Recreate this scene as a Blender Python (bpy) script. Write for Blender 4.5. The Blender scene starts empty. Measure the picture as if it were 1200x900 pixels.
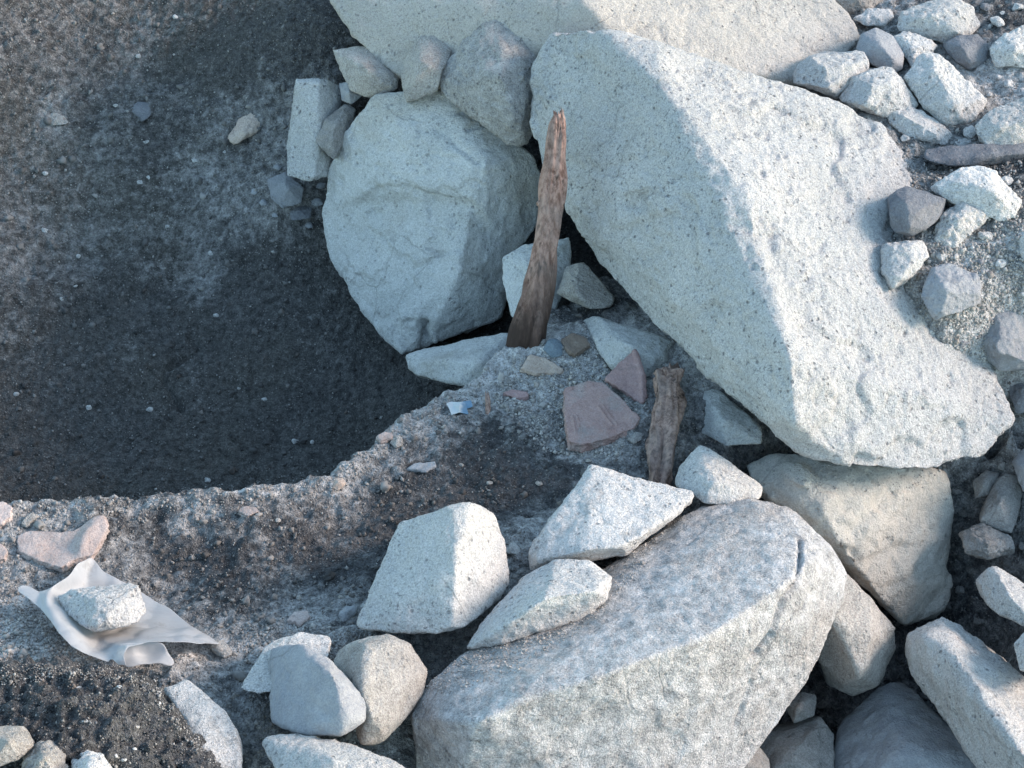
import bpy, bmesh, math, random
import numpy as np
from mathutils import Vector, Matrix, geometry

SC = bpy.context.scene
COL = SC.collection
rng = np.random.default_rng(7)
random.seed(7)

# ------------------------------------------------------------------ camera
PITCH = math.radians(38.0)
D0 = 4.0                      # metres from the lens to the ledge in the middle of the view
FPX = 2400.0                  # focal length in pixels of the 1200 px wide photograph
S = FPX / D0                  # 600 px per metre at D0
fwd = np.array([0, math.cos(PITCH), -math.sin(PITCH)])
rgt = np.array([1.0, 0, 0])
upv = np.array([0, math.sin(PITCH), math.cos(PITCH)])
CAM = -fwd * D0
cd = bpy.data.cameras.new('camera')
cd.sensor_width = 36; cd.lens = 36 * FPX / 1200; cd.clip_start = .05; cd.clip_end = 400
co = bpy.data.objects.new('camera', cd); COL.objects.link(co)
co.location = CAM; co.rotation_euler = (math.pi / 2 - PITCH, 0, 0)
SC.camera = co

# ------------------------------------------------------------------ light
SUN = Vector((.905, .02, .425)).normalized()
w = bpy.data.worlds.new('World'); SC.world = w; w.use_nodes = True
nt = w.node_tree
bg = nt.nodes['Background']
sky = nt.nodes.new('ShaderNodeTexSky'); sky.sky_type = 'NISHITA'; sky.sun_disc = False
sky.sun_elevation = math.asin(SUN.z); sky.sun_rotation = math.atan2(SUN.x, SUN.y)
sky.air_density = 1.0; sky.dust_density = 0.5; sky.ozone_density = 1.0
tint = nt.nodes.new('ShaderNodeMix'); tint.data_type = 'RGBA'; tint.blend_type = 'MULTIPLY'; tint.inputs[0].default_value = 1
tint.inputs[7].default_value = (.99, 1.0, .86, 1)          # late, hazy sky: a little less violet than the clear-air model
nt.links.new(sky.outputs[0], tint.inputs[6]); nt.links.new(tint.outputs[2], bg.inputs[0]); bg.inputs[1].default_value = .15
sd = bpy.data.lights.new('sun', 'SUN'); sd.energy = 1.4; sd.angle = math.radians(18); sd.color = (1, .77, .64)
so = bpy.data.objects.new('sun', sd); COL.objects.link(so)
so.rotation_euler = SUN.to_track_quat('Z', 'Y').to_euler(); so.location = (4, -1, 4)
SC.view_settings.view_transform = 'Standard'; SC.view_settings.look = 'None'
SC.view_settings.exposure = 1.8; SC.view_settings.gamma = 1.0

# ------------------------------------------------------------------ pixel helpers (a pixel gives a direction, b or z the distance)
def ray(px, py):
    px = np.asarray(px, float); py = np.asarray(py, float)
    return fwd + ((px - 600) / FPX)[..., None] * rgt + ((450 - py) / FPX)[..., None] * upv
def Pb(px, py, b):            # b: pixels (1/600 m) nearer than the plane through the ledge
    return CAM + ray(px, py) * (D0 - np.asarray(b, float) / S)[..., None]
def Pz(px, py, z):
    d = ray(px, py)
    return CAM + d * ((np.asarray(z, float) - CAM[2]) / d[..., 2])[..., None]

# ------------------------------------------------------------------ numpy gradient noise
_perm = rng.permutation(4096)
_grad = rng.normal(size=(4096, 3)); _grad /= np.linalg.norm(_grad, axis=1)[:, None]
def noise(p):
    i = np.floor(p).astype(np.int64); f = p - i
    u = f * f * f * (f * (f * 6 - 15) + 10)
    r = np.zeros(len(p))
    for dx in (0, 1):
        for dy in (0, 1):
            for dz in (0, 1):
                h = _perm[(_perm[(_perm[(i[:, 0] + dx) & 4095] + i[:, 1] + dy) & 4095] + i[:, 2] + dz) & 4095]
                g = _grad[h]
                d = g[:, 0] * (f[:, 0] - dx) + g[:, 1] * (f[:, 1] - dy) + g[:, 2] * (f[:, 2] - dz)
                wx = u[:, 0] if dx else 1 - u[:, 0]
                wy = u[:, 1] if dy else 1 - u[:, 1]
                wz = u[:, 2] if dz else 1 - u[:, 2]
                r += wx * wy * wz * d
    return r * 1.6
def fbm(p, octaves=3, gain=.5):
    r = 0; a = 1
    for k in range(octaves):
        r = r + a * noise(p * (2.03 ** k) + 17.3 * k); a *= gain
    return r

# ------------------------------------------------------------------ node materials
class NB:
    def __init__(s, name):
        s.m = bpy.data.materials.new(name); s.m.use_nodes = True
        s.t = s.m.node_tree; s.b = s.t.nodes['Principled BSDF']
        s.b.inputs['Specular IOR Level'].default_value = .25
    def n(s, typ, **kw):
        nd = s.t.nodes.new(typ)
        for k, v in kw.items():
            if k.startswith('i_'):
                key = k[2:]; key = int(key) if key.isdigit() else key.replace('_', ' ')
                if hasattr(v, 'is_linked'): s.t.links.new(v, nd.inputs[key])
                else: nd.inputs[key].default_value = v
            else: setattr(nd, k, v)
        return nd
    def noise(s, co, scale, detail=3, rough=.6):
        return s.n('ShaderNodeTexNoise', i_Vector=co, i_Scale=scale, i_Detail=detail, i_Roughness=rough).outputs[0]
    def rng(s, v, a, b, c=0., d=1.):
        return s.n('ShaderNodeMapRange', i_Value=v, i_1=a, i_2=b, i_3=c, i_4=d).outputs[0]
    def mix(s, f, a, b, mode='MIX'):
        nd = s.t.nodes.new('ShaderNodeMix'); nd.data_type = 'RGBA'; nd.blend_type = mode
        for k, v in ((0, f), (6, a), (7, b)):
            if hasattr(v, 'is_linked'): s.t.links.new(v, nd.inputs[k])
            else: nd.inputs[k].default_value = v if k == 0 else (*v, 1)
        return nd.outputs[2]
    def math(s, op, a, b=0.):
        nd = s.t.nodes.new('ShaderNodeMath'); nd.operation = op
        for k, v in ((0, a), (1, b)):
            if hasattr(v, 'is_linked'): s.t.links.new(v, nd.inputs[k])
            else: nd.inputs[k].default_value = v
        return nd.outputs[0]
    def coord(s):
        tc = s.n('ShaderNodeTexCoord'); oi = s.n('ShaderNodeObjectInfo')
        off = s.n('ShaderNodeVectorMath', operation='SCALE', i_0=(31., 17., 53.)); s.t.links.new(oi.outputs['Random'], off.inputs['Scale'])
        return s.n('ShaderNodeVectorMath', operation='ADD', i_0=tc.outputs['Object'], i_1=off.outputs[0]).outputs[0], oi.outputs['Random']
    def bump(s, h, dist, strength=1.):
        nd = s.n('ShaderNodeBump', i_Strength=strength, i_Distance=dist, i_Height=h)
        s.t.links.new(nd.outputs[0], s.b.inputs['Normal'])
    def done(s, col, rough=.85):
        s.t.links.new(col, s.b.inputs['Base Color'])
        if hasattr(rough, 'is_linked'): s.t.links.new(rough, s.b.inputs['Roughness'])
        else: s.b.inputs['Roughness'].default_value = rough
        return s.m

def stone(name, base, dark, pale, speck=1., fleck=.5, mottle=.5, mscale=9., stain=None, vary=.12, bump=.002, crack=.28):
    k = NB(name); co, rnd = k.coord()
    m = k.rng(k.noise(co, mscale, 6, .68), .35, .66)
    c = k.mix(m, dark, pale)
    c = k.mix(1 - mottle, c, base)
    if stain:
        col, lo, hi, sc = stain
        c = k.mix(k.rng(k.noise(co, sc, 4, .6), lo, hi), c, col)
    patch_ = k.noise(co, 5.5, 3, .55)                             # how flecked the rock is varies over it
    c = k.mix(k.rng(k.noise(co, 3.1, 5, .65), .50, .72, 0., .28), c, tuple(.62 * x * y for x, y in zip(base, (1.05, .98, .90))))
    g = k.noise(co, 330, 2, .7)                                   # salt and pepper crystals
    c = k.mix(speck * .62, c, k.mix(k.rng(g, .34, .66), (.10, .10, .105), (1, 1, 1)), 'SOFT_LIGHT')
    g2 = k.noise(co, 135, 3, .62)
    c = k.mix(k.math('MULTIPLY', k.rng(g2, .57, .66), k.math('MULTIPLY', k.rng(patch_, .35, .65, .35, 1.2), fleck)), c, (.085, .09, .10))
    c = k.mix(k.math('MULTIPLY', k.rng(g2, .40, .33), speck * .25), c, (.70, .70, .69))
    v = k.n('ShaderNodeTexVoronoi', i_Vector=co, i_Scale=62., i_Randomness=1.)
    big = k.math('MULTIPLY', k.rng(v.outputs['Distance'], .24, .13), k.rng(k.noise(co, 21, 2), .49, .57))
    c = k.mix(k.math('MULTIPLY', big, fleck), c, (.075, .08, .09))
    wco = k.n('ShaderNodeVectorMath', operation='ADD', i_0=co, i_1=k.n('ShaderNodeVectorMath', operation='SCALE', i_0=k.n('ShaderNodeTexNoise', i_Vector=co, i_Scale=7., i_Detail=4.).outputs[1], i_Scale=.16).outputs[0]).outputs[0]
    ve = k.n('ShaderNodeTexVoronoi', feature='DISTANCE_TO_EDGE', i_Vector=wco, i_Scale=5.2)
    line = k.math('MULTIPLY', k.rng(ve.outputs['Distance'], .020, .004), k.rng(k.noise(co, 4.2, 2), .52, .60))
    c = k.mix(k.math('MULTIPLY', line, crack), c, (.10, .10, .10))
    vv = k.rng(rnd, 0, 1, 1 - vary, 1 + vary)
    c = k.mix(1., c, k.n('ShaderNodeCombineXYZ', i_0=vv, i_1=vv, i_2=vv).outputs[0], 'MULTIPLY')
    h = k.math('ADD', k.math('MULTIPLY', k.noise(co, 48, 6, .72), 3.2), k.math('MULTIPLY', g, .7))
    h = k.math('ADD', h, k.math('MULTIPLY', k.noise(co, 13, 3, .5), 3.))
    h = k.math('SUBTRACT', h, k.math('MULTIPLY', big, .8))
    h = k.math('SUBTRACT', h, k.math('MULTIPLY', line, 1.2 * crack))
    k.bump(h, bump * 2.4, .9)
    return k.done(c, .9)

M = {}
M['pale'] = stone('pale_granite', (.55, .55, .54), (.45, .46, .46), (.62, .615, .595), 1., .55, .6)
M['boulder'] = stone('blue_grey_granite', (.47, .48, .48), (.38, .40, .41), (.54, .54, .53), .95, .6, .55, 6.)
M['warm'] = stone('warm_pale_granite', (.52, .50, .465), (.44, .425, .40), (.60, .575, .53), .8, .5, .6, 6.)
M['green'] = stone('greenish_granite', (.53, .55, .545), (.42, .44, .44), (.59, .60, .595), .8, .35, .6, 6., ((.36, .35, .32), .56, .72, 3.5))
M['rough'] = stone('weathered_granite', (.44, .44, .44), (.29, .293, .295), (.62, .62, .62), 1., .25, .95, 40., ((.37, .34, .318), .50, .74, 6.), bump=.0026)
M['coarse'] = stone('coarse_granite', (.46, .46, .45), (.34, .34, .335), (.58, .58, .57), 1., .5, .9, 30., bump=.0028)
M['cream'] = stone('cream_stone', (.52, .505, .46), (.40, .405, .385), (.60, .58, .53), .6, .2, .8, 7., ((.25, .205, .155), .58, .72, 4.))
M['grey'] = stone('smooth_grey_stone', (.30, .315, .335), (.24, .255, .28), (.36, .375, .39), .35, .1, .7, 14., bump=.001)
M['slate'] = stone('dark_grey_stone', (.17, .18, .20), (.12, .13, .15), (.24, .25, .265), .4, .1, .8, 16., bump=.0014)
M['beige'] = stone('beige_granite', (.40, .38, .35), (.30, .285, .265), (.47, .45, .42), .9, .3, .8, 16.)
M['dim'] = stone('earth_stained_stone', (.30, .295, .285), (.20, .195, .19), (.40, .39, .375), .6, .2, .8, 12.)
M['sherd'] = stone('sandy_ceramic', (.44, .36, .30), (.38, .30, .25), (.52, .45, .39), .5, .1, .6, 24., bump=.001)
M['brick'] = stone('dull_red_ceramic', (.40, .275, .255), (.35, .235, .215), (.46, .34, .315), .4, .12, .7, 30., ((.36, .32, .305), .50, .72, 18.), bump=.001)
M['plum'] = stone('plum_grey_ceramic', (.29, .20, .195), (.24, .165, .162), (.35, .25, .24), .35, .05, .7, 24., bump=.0006)
M['paletile'] = stone('dusty_pink_ceramic', (.45, .37, .34), (.38, .31, .285), (.53, .47, .45), .5, .1, .7, 26., bump=.001)
M['ochre'] = stone('brown_sherd', (.17, .135, .11), (.13, .10, .08), (.21, .17, .14), .3, .1, .7, 30., bump=.0006)
M['bluestone'] = stone('blue_grey_pebble', (.15, .20, .24), (.12, .16, .2), (.2, .25, .29), .3, .1, .7, 30., bump=.0008)

def soil_mat():
    k = NB('damp_and_sandy_soil')
    tc = k.n('ShaderNodeTexCoord').outputs['Object']
    at = k.n('ShaderNodeAttribute', attribute_name='sand').outputs['Fac']
    wm = k.n('ShaderNodeAttribute', attribute_name='warm').outputs['Fac']
    n1 = k.noise(tc, 9, 6, .62); n2 = k.noise(tc, 48, 3, .6); n3 = k.noise(tc, 260, 2, .7)
    pt = k.n('ShaderNodeAttribute', attribute_name='pit').outputs['Fac']
    f = k.math('ADD', at, k.math('MULTIPLY', k.math('SUBTRACT', n1, .5), k.rng(pt, 0., 1., .9, .45)))
    f = k.math('ADD', f, k.math('MULTIPLY', k.math('SUBTRACT', n2, .5), k.rng(pt, 0., 1., .9, .5)))
    f = k.rng(f, .22, .82)
    dark = k.mix(k.rng(n1, .35, .7), (.046, .048, .051), (.098, .100, .103))
    dark = k.mix(k.math('MULTIPLY', pt, .8), dark, k.mix(k.rng(n2, .3, .7), (.054, .054, .053), (.098, .096, .093)))
    dark = k.mix(k.math('MULTIPLY', wm, .25), dark, (.105, .096, .074))
    sand = k.mix(k.rng(n2, .35, .65), (.33, .332, .33), (.52, .52, .515))
    c = k.mix(f, dark, sand)
    c = k.mix(k.rng(k.noise(tc, 24, 3, .6), .62, .75, 0., .4), c, (.075, .06, .052))
    c = k.mix(.5, c, k.mix(k.rng(n3, .34, .66), (.10, .10, .10), (1, 1, 1)), 'SOFT_LIGHT')
    c = k.mix(.5, c, k.mix(k.rng(k.noise(tc, 85, 3, .6), .35, .65), (.15, .15, .15), (1, 1, 1)), 'SOFT_LIGHT')
    c = k.mix(k.rng(n3, .66, .74, 0., .4), c, (.45, .44, .42))
    h = k.math('ADD', k.math('MULTIPLY', n2, 1.6), n3)
    k.bump(h, .009, .9)
    return k.done(c, .95)
M['soil'] = soil_mat()
def grain_mat():
    k = NB('gravel_grains')
    sh = k.n('ShaderNodeAttribute', attribute_name='shade').outputs['Fac']
    tc = k.n('ShaderNodeTexCoord').outputs['Object']
    c = k.mix(sh, (.045, .045, .046), (.46, .45, .43))
    c = k.mix(k.rng(k.noise(tc, 30, 2), .58, .7, 0., .35), c, (.26, .20, .16))
    return k.done(c, .9)
M['grain'] = grain_mat()
def wood_mat(name, a, b, wet):
    k = NB(name); tc = k.n('ShaderNodeTexCoord').outputs['Object']
    mp = k.n('ShaderNodeMapping', i_Vector=tc, i_Scale=(1., 1., .06)).outputs[0]
    g = k.noise(mp, 110, 5, .7); g2 = k.noise(tc, 14, 4, .6)
    c = k.mix(k.rng(g, .38, .60), a, b)
    c = k.mix(k.rng(k.noise(mp, 60, 3, .6), .60, .68, 0., .8), c, (.03, .02, .016))
    c = k.mix(k.rng(g2, .45, .75, 0., .6), c, (.27, .23, .21))
    z = k.n('ShaderNodeSeparateXYZ', i_0=tc).outputs[2]
    z = k.math('ADD', z, k.math('MULTIPLY', k.math('SUBTRACT', k.noise(mp, 40, 4, .7), .5), .16))
    c = k.mix(k.rng(z, wet + .07, wet - .07), c, (.055, .036, .029))
    k.bump(k.math('ADD', g, k.math('MULTIPLY', g2, .4)), .004, .9)
    return k.done(c, .8)
M['wood'] = wood_mat('weathered_wood', (.17, .095, .072), (.42, .275, .225), .20)
M['wood2'] = wood_mat('dry_split_wood', (.16, .10, .078), (.44, .305, .25), -.3)
def sheet_mat():
    k = NB('milky_plastic'); tc = k.n('ShaderNodeTexCoord').outputs['Object']
    n1 = k.noise(tc, 18, 4, .6); n2 = k.noise(tc, 220, 2, .7)
    c = k.mix(k.rng(n1, .35, .7), (.62, .635, .65), (.71, .715, .72))
    c = k.mix(k.rng(k.math('ADD', k.math('MULTIPLY', n1, .6), k.math('MULTIPLY', n2, .4)), .56, .66, 0., .5), c, (.36, .35, .33))
    k.bump(k.noise(k.n('ShaderNodeMapping', i_Vector=tc, i_Rotation=(0., 0., .6), i_Scale=(1., 3., 1.)).outputs[0], 13, 4, .6), .006, .7)
    k.b.inputs['Specular IOR Level'].default_value = .4
    k.done(c, .42)
    tr = k.n('ShaderNodeBsdfTranslucent', i_Color=(.66, .68, .70, 1))
    mx = k.n('ShaderNodeMixShader', i_0=.42)
    k.t.links.new(k.b.outputs[0], mx.inputs[1]); k.t.links.new(tr.outputs[0], mx.inputs[2])
    tp = k.n('ShaderNodeBsdfTransparent'); m2 = k.n('ShaderNodeMixShader', i_0=.24)
    k.t.links.new(mx.outputs[0], m2.inputs[1]); k.t.links.new(tp.outputs[0], m2.inputs[2])
    k.t.links.new(m2.outputs[0], k.t.nodes['Material Output'].inputs[0])
    return k.m
M['sheet'] = sheet_mat()
def litter_mat():
    k = NB('printed_plastic'); tc = k.n('ShaderNodeTexCoord').outputs['Object']
    x = k.n('ShaderNodeSeparateXYZ', i_0=tc)
    c = k.mix(k.rng(k.math('ADD', x.outputs[0], k.math('MULTIPLY', k.noise(tc, 60, 2), .02)), .012, .02), (.46, .50, .52), (.14, .24, .34))
    return k.done(c, .6)
M['litter'] = litter_mat()

# ------------------------------------------------------------------ object helpers
def mark(o, label=None, cat=None, group=None, kind=None):
    if label: o['label'] = label
    if cat: o['category'] = cat
    if group: o['group'] = group
    if kind: o['kind'] = kind
    return o
def link_mesh(name, verts, faces, mat, smooth=True, origin=None, parent=None):
    verts = np.asarray(verts, float)
    if origin is None:
        origin = np.array([*verts[:, :2].mean(0), verts[:, 2].min()])
    me = bpy.data.meshes.new(name)
    me.from_pydata([], [], []) if False else None
    if isinstance(faces, np.ndarray):
        n, kk = faces.shape
        me.vertices.add(len(verts)); me.vertices.foreach_set('co', (verts - origin).astype(np.float32).ravel())
        me.loops.add(n * kk); me.loops.foreach_set('vertex_index', faces.astype(np.int32).ravel())
        me.polygons.add(n); me.polygons.foreach_set('loop_start', np.arange(0, n * kk, kk, dtype=np.int32))
        me.update(calc_edges=True)
    else:
        me.from_pydata((verts - origin).tolist(), [], faces); me.update()
    if smooth: me.polygons.foreach_set('use_smooth', np.ones(len(me.polygons), bool))
    me.materials.append(mat)
    o = bpy.data.objects.new(name, me); COL.objects.link(o)
    o.location = origin
    if parent:
        o.parent = parent; o.location = Vector(origin) - parent.location
    return o

def remeshed(bm, vox):
    me = bpy.data.meshes.new('tmp'); bm.to_mesh(me); bm.free()
    o = bpy.data.objects.new('tmp', me); COL.objects.link(o)
    md = o.modifiers.new('r', 'REMESH'); md.mode = 'VOXEL'; md.voxel_size = vox
    dg = bpy.context.evaluated_depsgraph_get(); dg.update()
    e = o.evaluated_get(dg).to_mesh()
    nv = len(e.vertices); v = np.empty(nv * 3, np.float32); e.vertices.foreach_get('co', v)
    v = v.reshape(-1, 3).astype(float)
    ed = np.empty(len(e.edges) * 2, np.int32); e.edges.foreach_get('vertices', ed); ed = ed.reshape(-1, 2)
    f = np.empty(len(e.loops), np.int32); e.loops.foreach_get('vertex_index', f)
    tot = np.empty(len(e.polygons), np.int32); e.polygons.foreach_get('loop_total', tot)
    assert (tot == 4).all()
    f = f.reshape(-1, 4)
    bpy.data.objects.remove(o); bpy.data.meshes.remove(me)
    return v, ed, f
def relax(v, ed, n, lam=.6):
    deg = np.bincount(ed.ravel(), minlength=len(v)).astype(float)[:, None]; deg[deg == 0] = 1
    for _ in range(n):
        s = np.zeros_like(v)
        for k in range(3):
            s[:, k] = np.bincount(ed[:, 0], v[ed[:, 1], k], len(v)) + np.bincount(ed[:, 1], v[ed[:, 0], k], len(v))
        v = v + lam * (s / deg - v)
    return v
def normals(v, f):
    fn = np.cross(v[f[:, 2]] - v[f[:, 0]], v[f[:, 3]] - v[f[:, 1]])
    n = np.zeros_like(v)
    for c in range(4):
        for k in range(3): n[:, k] += np.bincount(f[:, c], fn[:, k], len(v))
    return n / (np.linalg.norm(n, axis=1)[:, None] + 1e-12)
def project(v):
    d = v - CAM; t = d @ fwd
    return 600 + FPX * (d @ rgt) / t, 450 - FPX * (d @ upv) / t
def seg_dist(x, y, poly):
    best = np.full(len(x), 1e9)
    for (ax, ay), (bx_, by_) in zip(poly[:-1], poly[1:]):
        dx, dy = bx_ - ax, by_ - ay; L = dx * dx + dy * dy
        t = np.clip(((x - ax) * dx + (y - ay) * dy) / L, 0, 1)
        best = np.minimum(best, np.hypot(x - ax - t * dx, y - ay - t * dy))
    return best

def smooth(a, b, x):
    t = np.clip((x - a) / (b - a), 0, 1); return t * t * (3 - 2 * t)
def hull(pts, chips, frac, rnd):
    bm = bmesh.new()
    for p in pts: bm.verts.new(p)
    def close():
        bmesh.ops.convex_hull(bm, input=list(bm.verts))
        bmesh.ops.delete(bm, geom=[v for v in bm.verts if not v.link_faces], context='VERTS')
    close()
    L = max((a.co - b.co).length for a in bm.verts for b in bm.verts)
    for _ in range(chips):
        n = Vector((rnd.gauss(0, 1), rnd.gauss(0, 1), rnd.gauss(0, 1) + .3)).normalized()
        s = max(n.dot(v.co) for v in bm.verts)
        cut = s - L * frac * rnd.uniform(.3, 1)
        keep = [v.co.copy() for v in bm.verts if n.dot(v.co) <= cut]
        for e in bm.edges:
            a, b = n.dot(e.verts[0].co) - cut, n.dot(e.verts[1].co) - cut
            if a * b < 0: keep.append(e.verts[0].co.lerp(e.verts[1].co, a / (a - b)))
        bm.free(); bm = bmesh.new()
        for p in keep: bm.verts.new(p)
        close()
    return bm, L

ROCKS = []
def rock(name, label, cat, mat, hulls, back=90, shrink=.8, vox=None, soft=5, amp=1., chips=10, frac=.03,
         grooves=(), group=None, grow=1.015, parent=None, flake=.6, low=1.):
    seed = len(ROCKS) * 13 + 5; rnd = random.Random(seed)
    if not isinstance(hulls[0], list): hulls = [list(hulls)]
    bm = bmesh.new(); Lm = 0
    for h in hulls:
        a = np.array(h, float); c = a[:, :2].mean(0)
        a[:, :2] = c + (a[:, :2] - c) * grow
        fr = Pb(a[:, 0], a[:, 1], a[:, 2])
        q = c + (a[:, :2] - c) * shrink
        bk = Pb(q[:, 0], q[:, 1], np.minimum(a[:, 2], a[:, 2].mean()) - back)
        hb, L = hull(np.vstack([fr, bk]), chips, frac, rnd)
        Lm = max(L, Lm)
        mm = bpy.data.meshes.new('h'); hb.to_mesh(mm); hb.free(); bm.from_mesh(mm); bpy.data.meshes.remove(mm)
    bm.normal_update()
    vx = vox or min(.0075, max(.0016, Lm / 95))
    v, ed, f = remeshed(bm, vx)
    v = relax(v, ed, soft)
    n = normals(v, f)
    o = rnd.uniform(-40, 40)
    q = v + o
    d = low * (noise(q * (3.2 / Lm)) * .009 * Lm + fbm(q * (9. / Lm), 4, .62) * .0052 * Lm)
    r = noise(q * 30); d = d + amp * (fbm(q * 55, 2, .6) * .0012 - np.abs(r) * .0010)
    pit = noise(q * 90); d = d - amp * np.clip(pit - .45, 0, 1) * .004
    # flakes broken off: shallow terraces with crisp borders
    fl = noise(q * (4.5 / Lm) + 9.) + .35 * noise(q * (16 / Lm))
    d = d - flake * .006 * Lm * smooth(.16, .22, fl)
    fl2 = noise(q * (13. / Lm) + 31.) + .4 * noise(q * 60)
    d = d - flake * .0026 * Lm * smooth(.18, .24, fl2)
    v = v + n * (d * amp)[:, None]
    if grooves:
        x, y = project(v); facing = ((CAM - v) * n).sum(1) > -.1
        for poly, depth, width in grooves:
            wob = noise(q * 40) * width * .5
            g = np.exp(-((seg_dist(x, y, poly) + wob) / width) ** 2) * facing
            v = v - n * (g * depth)[:, None]
    ob = link_mesh(name, v, f, M[mat], parent=parent)
    mark(ob, label, cat, group)
    ROCKS.append(ob)
    return ob

# ------------------------------------------------------------------ the ground: one sheet with the pit cut into it
def rbf(ctrl, layer='z'):
    a = np.array(ctrl, float); p = Pz(a[:, 0], a[:, 1], a[:, 2])
    X = p[:, :2]; K = np.linalg.norm(X[:, None] - X[None], axis=2)
    n = len(X); A = np.zeros((n + 1, n + 1)); A[:n, :n] = K - np.eye(n) * .004; A[:n, n] = 1; A[n, :n] = 1
    wv = np.linalg.solve(A, np.append(p[:, 2], 0))
    def f(x, y):
        out = np.full(x.shape, wv[-1])
        for k in range(n): out += wv[k] * np.hypot(x - X[k, 0], y - X[k, 1])
        return out
    return f
plateau = rbf([
    (600, 450, 0), (700, 520, 0), (650, 405, .03), (690, 385, .03), (760, 540, 0), (740, 430, .01), (500, 560, -.02), (400, 620, -.03), (300, 600, 0),
    (100, 605, .0), (0, 605, .0), (200, 690, -.045), (100, 680, -.02), (400, 740, 0), (300, 850, 0), (30, 690, .0), (0, 772, .05), (60, 783, .062), (110, 784, .064), (150, 787, .06), (185, 805, .04), (30, 745, .025), (75, 765, .022), (120, 768, .015), (165, 772, .005), (80, 740, .0),
    (215, 830, .01), (240, 860, -.01), (250, 780, -.01), (110, 812, .0), (40, 815, .005), (158, 822, -.01), (195, 858, -.055), (60, 850, -.05), (120, 850, -.06), (100, 900, -.13), (0, 840, -.03), (180, 900, -.13), (350, 900, -.02),
    (450, 930, -.1), (600, 700, .02), (560, 640, -.01), (640, 600, -.02), (760, 650, 0), (470, 680, -.03), (530, 470, -.0), (440, 545, -.01),
    (800, 800, -.15), (600, 880, -.15), (900, 860, -.5), (1000, 900, -.58), (1150, 800, -.45), (1150, 690, -.47), (1150, 620, -.32), (1160, 560, -.16),
    (1060, 760, -.5), (960, 640, -.3), (1000, 560, -.15), (850, 540, -.03), (1250, 700, -.12), (1260, 850, -.2), (1240, 560, -.05), (900, 480, .02), (1000, 400, .1),
    (1130, 310, .235), (1195, 445, .07), (1150, 380, .16), (1190, 480, .02), (1150, 100, .29), (1150, 20, .33), (1000, 60, .28), (1000, 145, .285), (1060, 190, .265), (930, 115, .275), (850, 90, .2), (1190, 200, .27), (1090, 200, .235),
    (1060, 280, .25), (1072, 335, .215), (1108, 388, .165), (1165, 440, .06), (1075, 215, .25), (1250, 300, .27), (900, 220, .1), (800, 120, .1), (700, 0, .1), (1000, -150, .35), (1250, -100, .4), (720, 300, -.02), (-300, 620, 0), (-300, 800, 0), (-200, 1000, -.15)])
pitfloor = rbf([
    (480, 465, -.30), (430, 500, -.36), (300, 555, -.39), (150, 570, -.39), (0, 580, -.37), (200, 420, -.33), (100, 430, -.31), (0, 420, -.27), (330, 420, -.32),
    (400, 350, -.25), (420, 420, -.31), (370, 300, -.19), (300, 270, -.16), (200, 300, -.22), (100, 300, -.20), (0, 300, -.16), (0, 200, -.08), (100, 180, -.07),
    (200, 100, .0), (230, 200, -.09), (0, 0, .14), (150, 0, .11), (300, 0, .15), (380, 20, .17), (330, 225, -.07), (330, 100, .06), (360, 150, .0), (400, 110, .06), (300, 150, -.02),
    (450, 60, .08), (500, 200, -.25), (560, 300, -.3), (620, 340, -.22), (560, 400, -.25), (520, 440, -.25), (600, 50, 0), (700, 0, .05), (400, -150, .3), (0, -150, .3), (-300, 300, -.05), (-300, 580, -.3), (-300, 0, .25)])
RIM = [(-700, 600), (-200, 596), (0, 592), (60, 590), (130, 586), (230, 580), (290, 570), (350, 566), (400, 549), (440, 519), (468, 490), (520, 466), (562, 446), (598, 414), (630, 385), (690, 345), (780, 300), (820, 80)]
rimw = Pz([p[0] for p in RIM], [p[1] for p in RIM], 0.0)[:, :2]
pitpoly = np.vstack([rimw, [(1.2, 9), (-9, 9), (-9, rimw[0, 1])]])
def inside(x, y, poly):
    r = np.zeros(x.shape, bool); j = len(poly) - 1
    for i in range(len(poly)):
        xi, yi = poly[i]; xj, yj = poly[j]
        c = (yi > y) != (yj > y)
        with np.errstate(divide='ignore', invalid='ignore'):
            r ^= c & (x < (xj - xi) * (y - yi) / (yj - yi + 1e-12) + xi)
        j = i
    return r
def axis(lo, hi, step, far):
    a = np.arange(lo, hi + step / 2, step); out = [far_ for far_ in ()]
    left = []; s = step; v = lo
    while v > -far: s *= 1.35; v -= s; left.append(v)
    right = []; s = step; v = a[-1]
    while v < far: s *= 1.35; v += s; right.append(v)
    return np.array(left[::-1] + list(a) + right)
GX = axis(-1.32, 1.32, .0046, 60); GY = axis(-1.34, 1.75, .0046, 60)
gx, gy = np.meshgrid(GX, GY); fx, fy = gx.ravel(), gy.ravel()
def smooth(a, b, x):
    t = np.clip((x - a) / (b - a), 0, 1); return t * t * (3 - 2 * t)
cx, cy = np.clip(fx, -2.6, 2.6), np.clip(fy, -2.2, 3.2)
p3 = np.stack([fx, fy, np.zeros_like(fx)], 1)
dist = seg_dist(cx, cy, [tuple(p) for p in rimw]); sgn = np.where(inside(cx, cy, pitpoly), 1, -1)
dsig = dist * sgn + .013 * fbm(p3 * 14, 3) + .004 * fbm(p3 * 50, 2) - .004
cut = smooth(0, .07, dsig)
zz = plateau(cx, cy) * (1 - cut) + pitfloor(cx, cy) * cut
lip = np.exp(-((dsig + .02) / .03) ** 2)
zz += lip * (.003 + .007 * noise(p3 * 11 + 5))
damp = np.clip(np.hypot(fx - cx, fy - cy), 0, 1)
zz = np.clip(zz, -.7, .6) * (1 - damp) + .2 * damp
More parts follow.
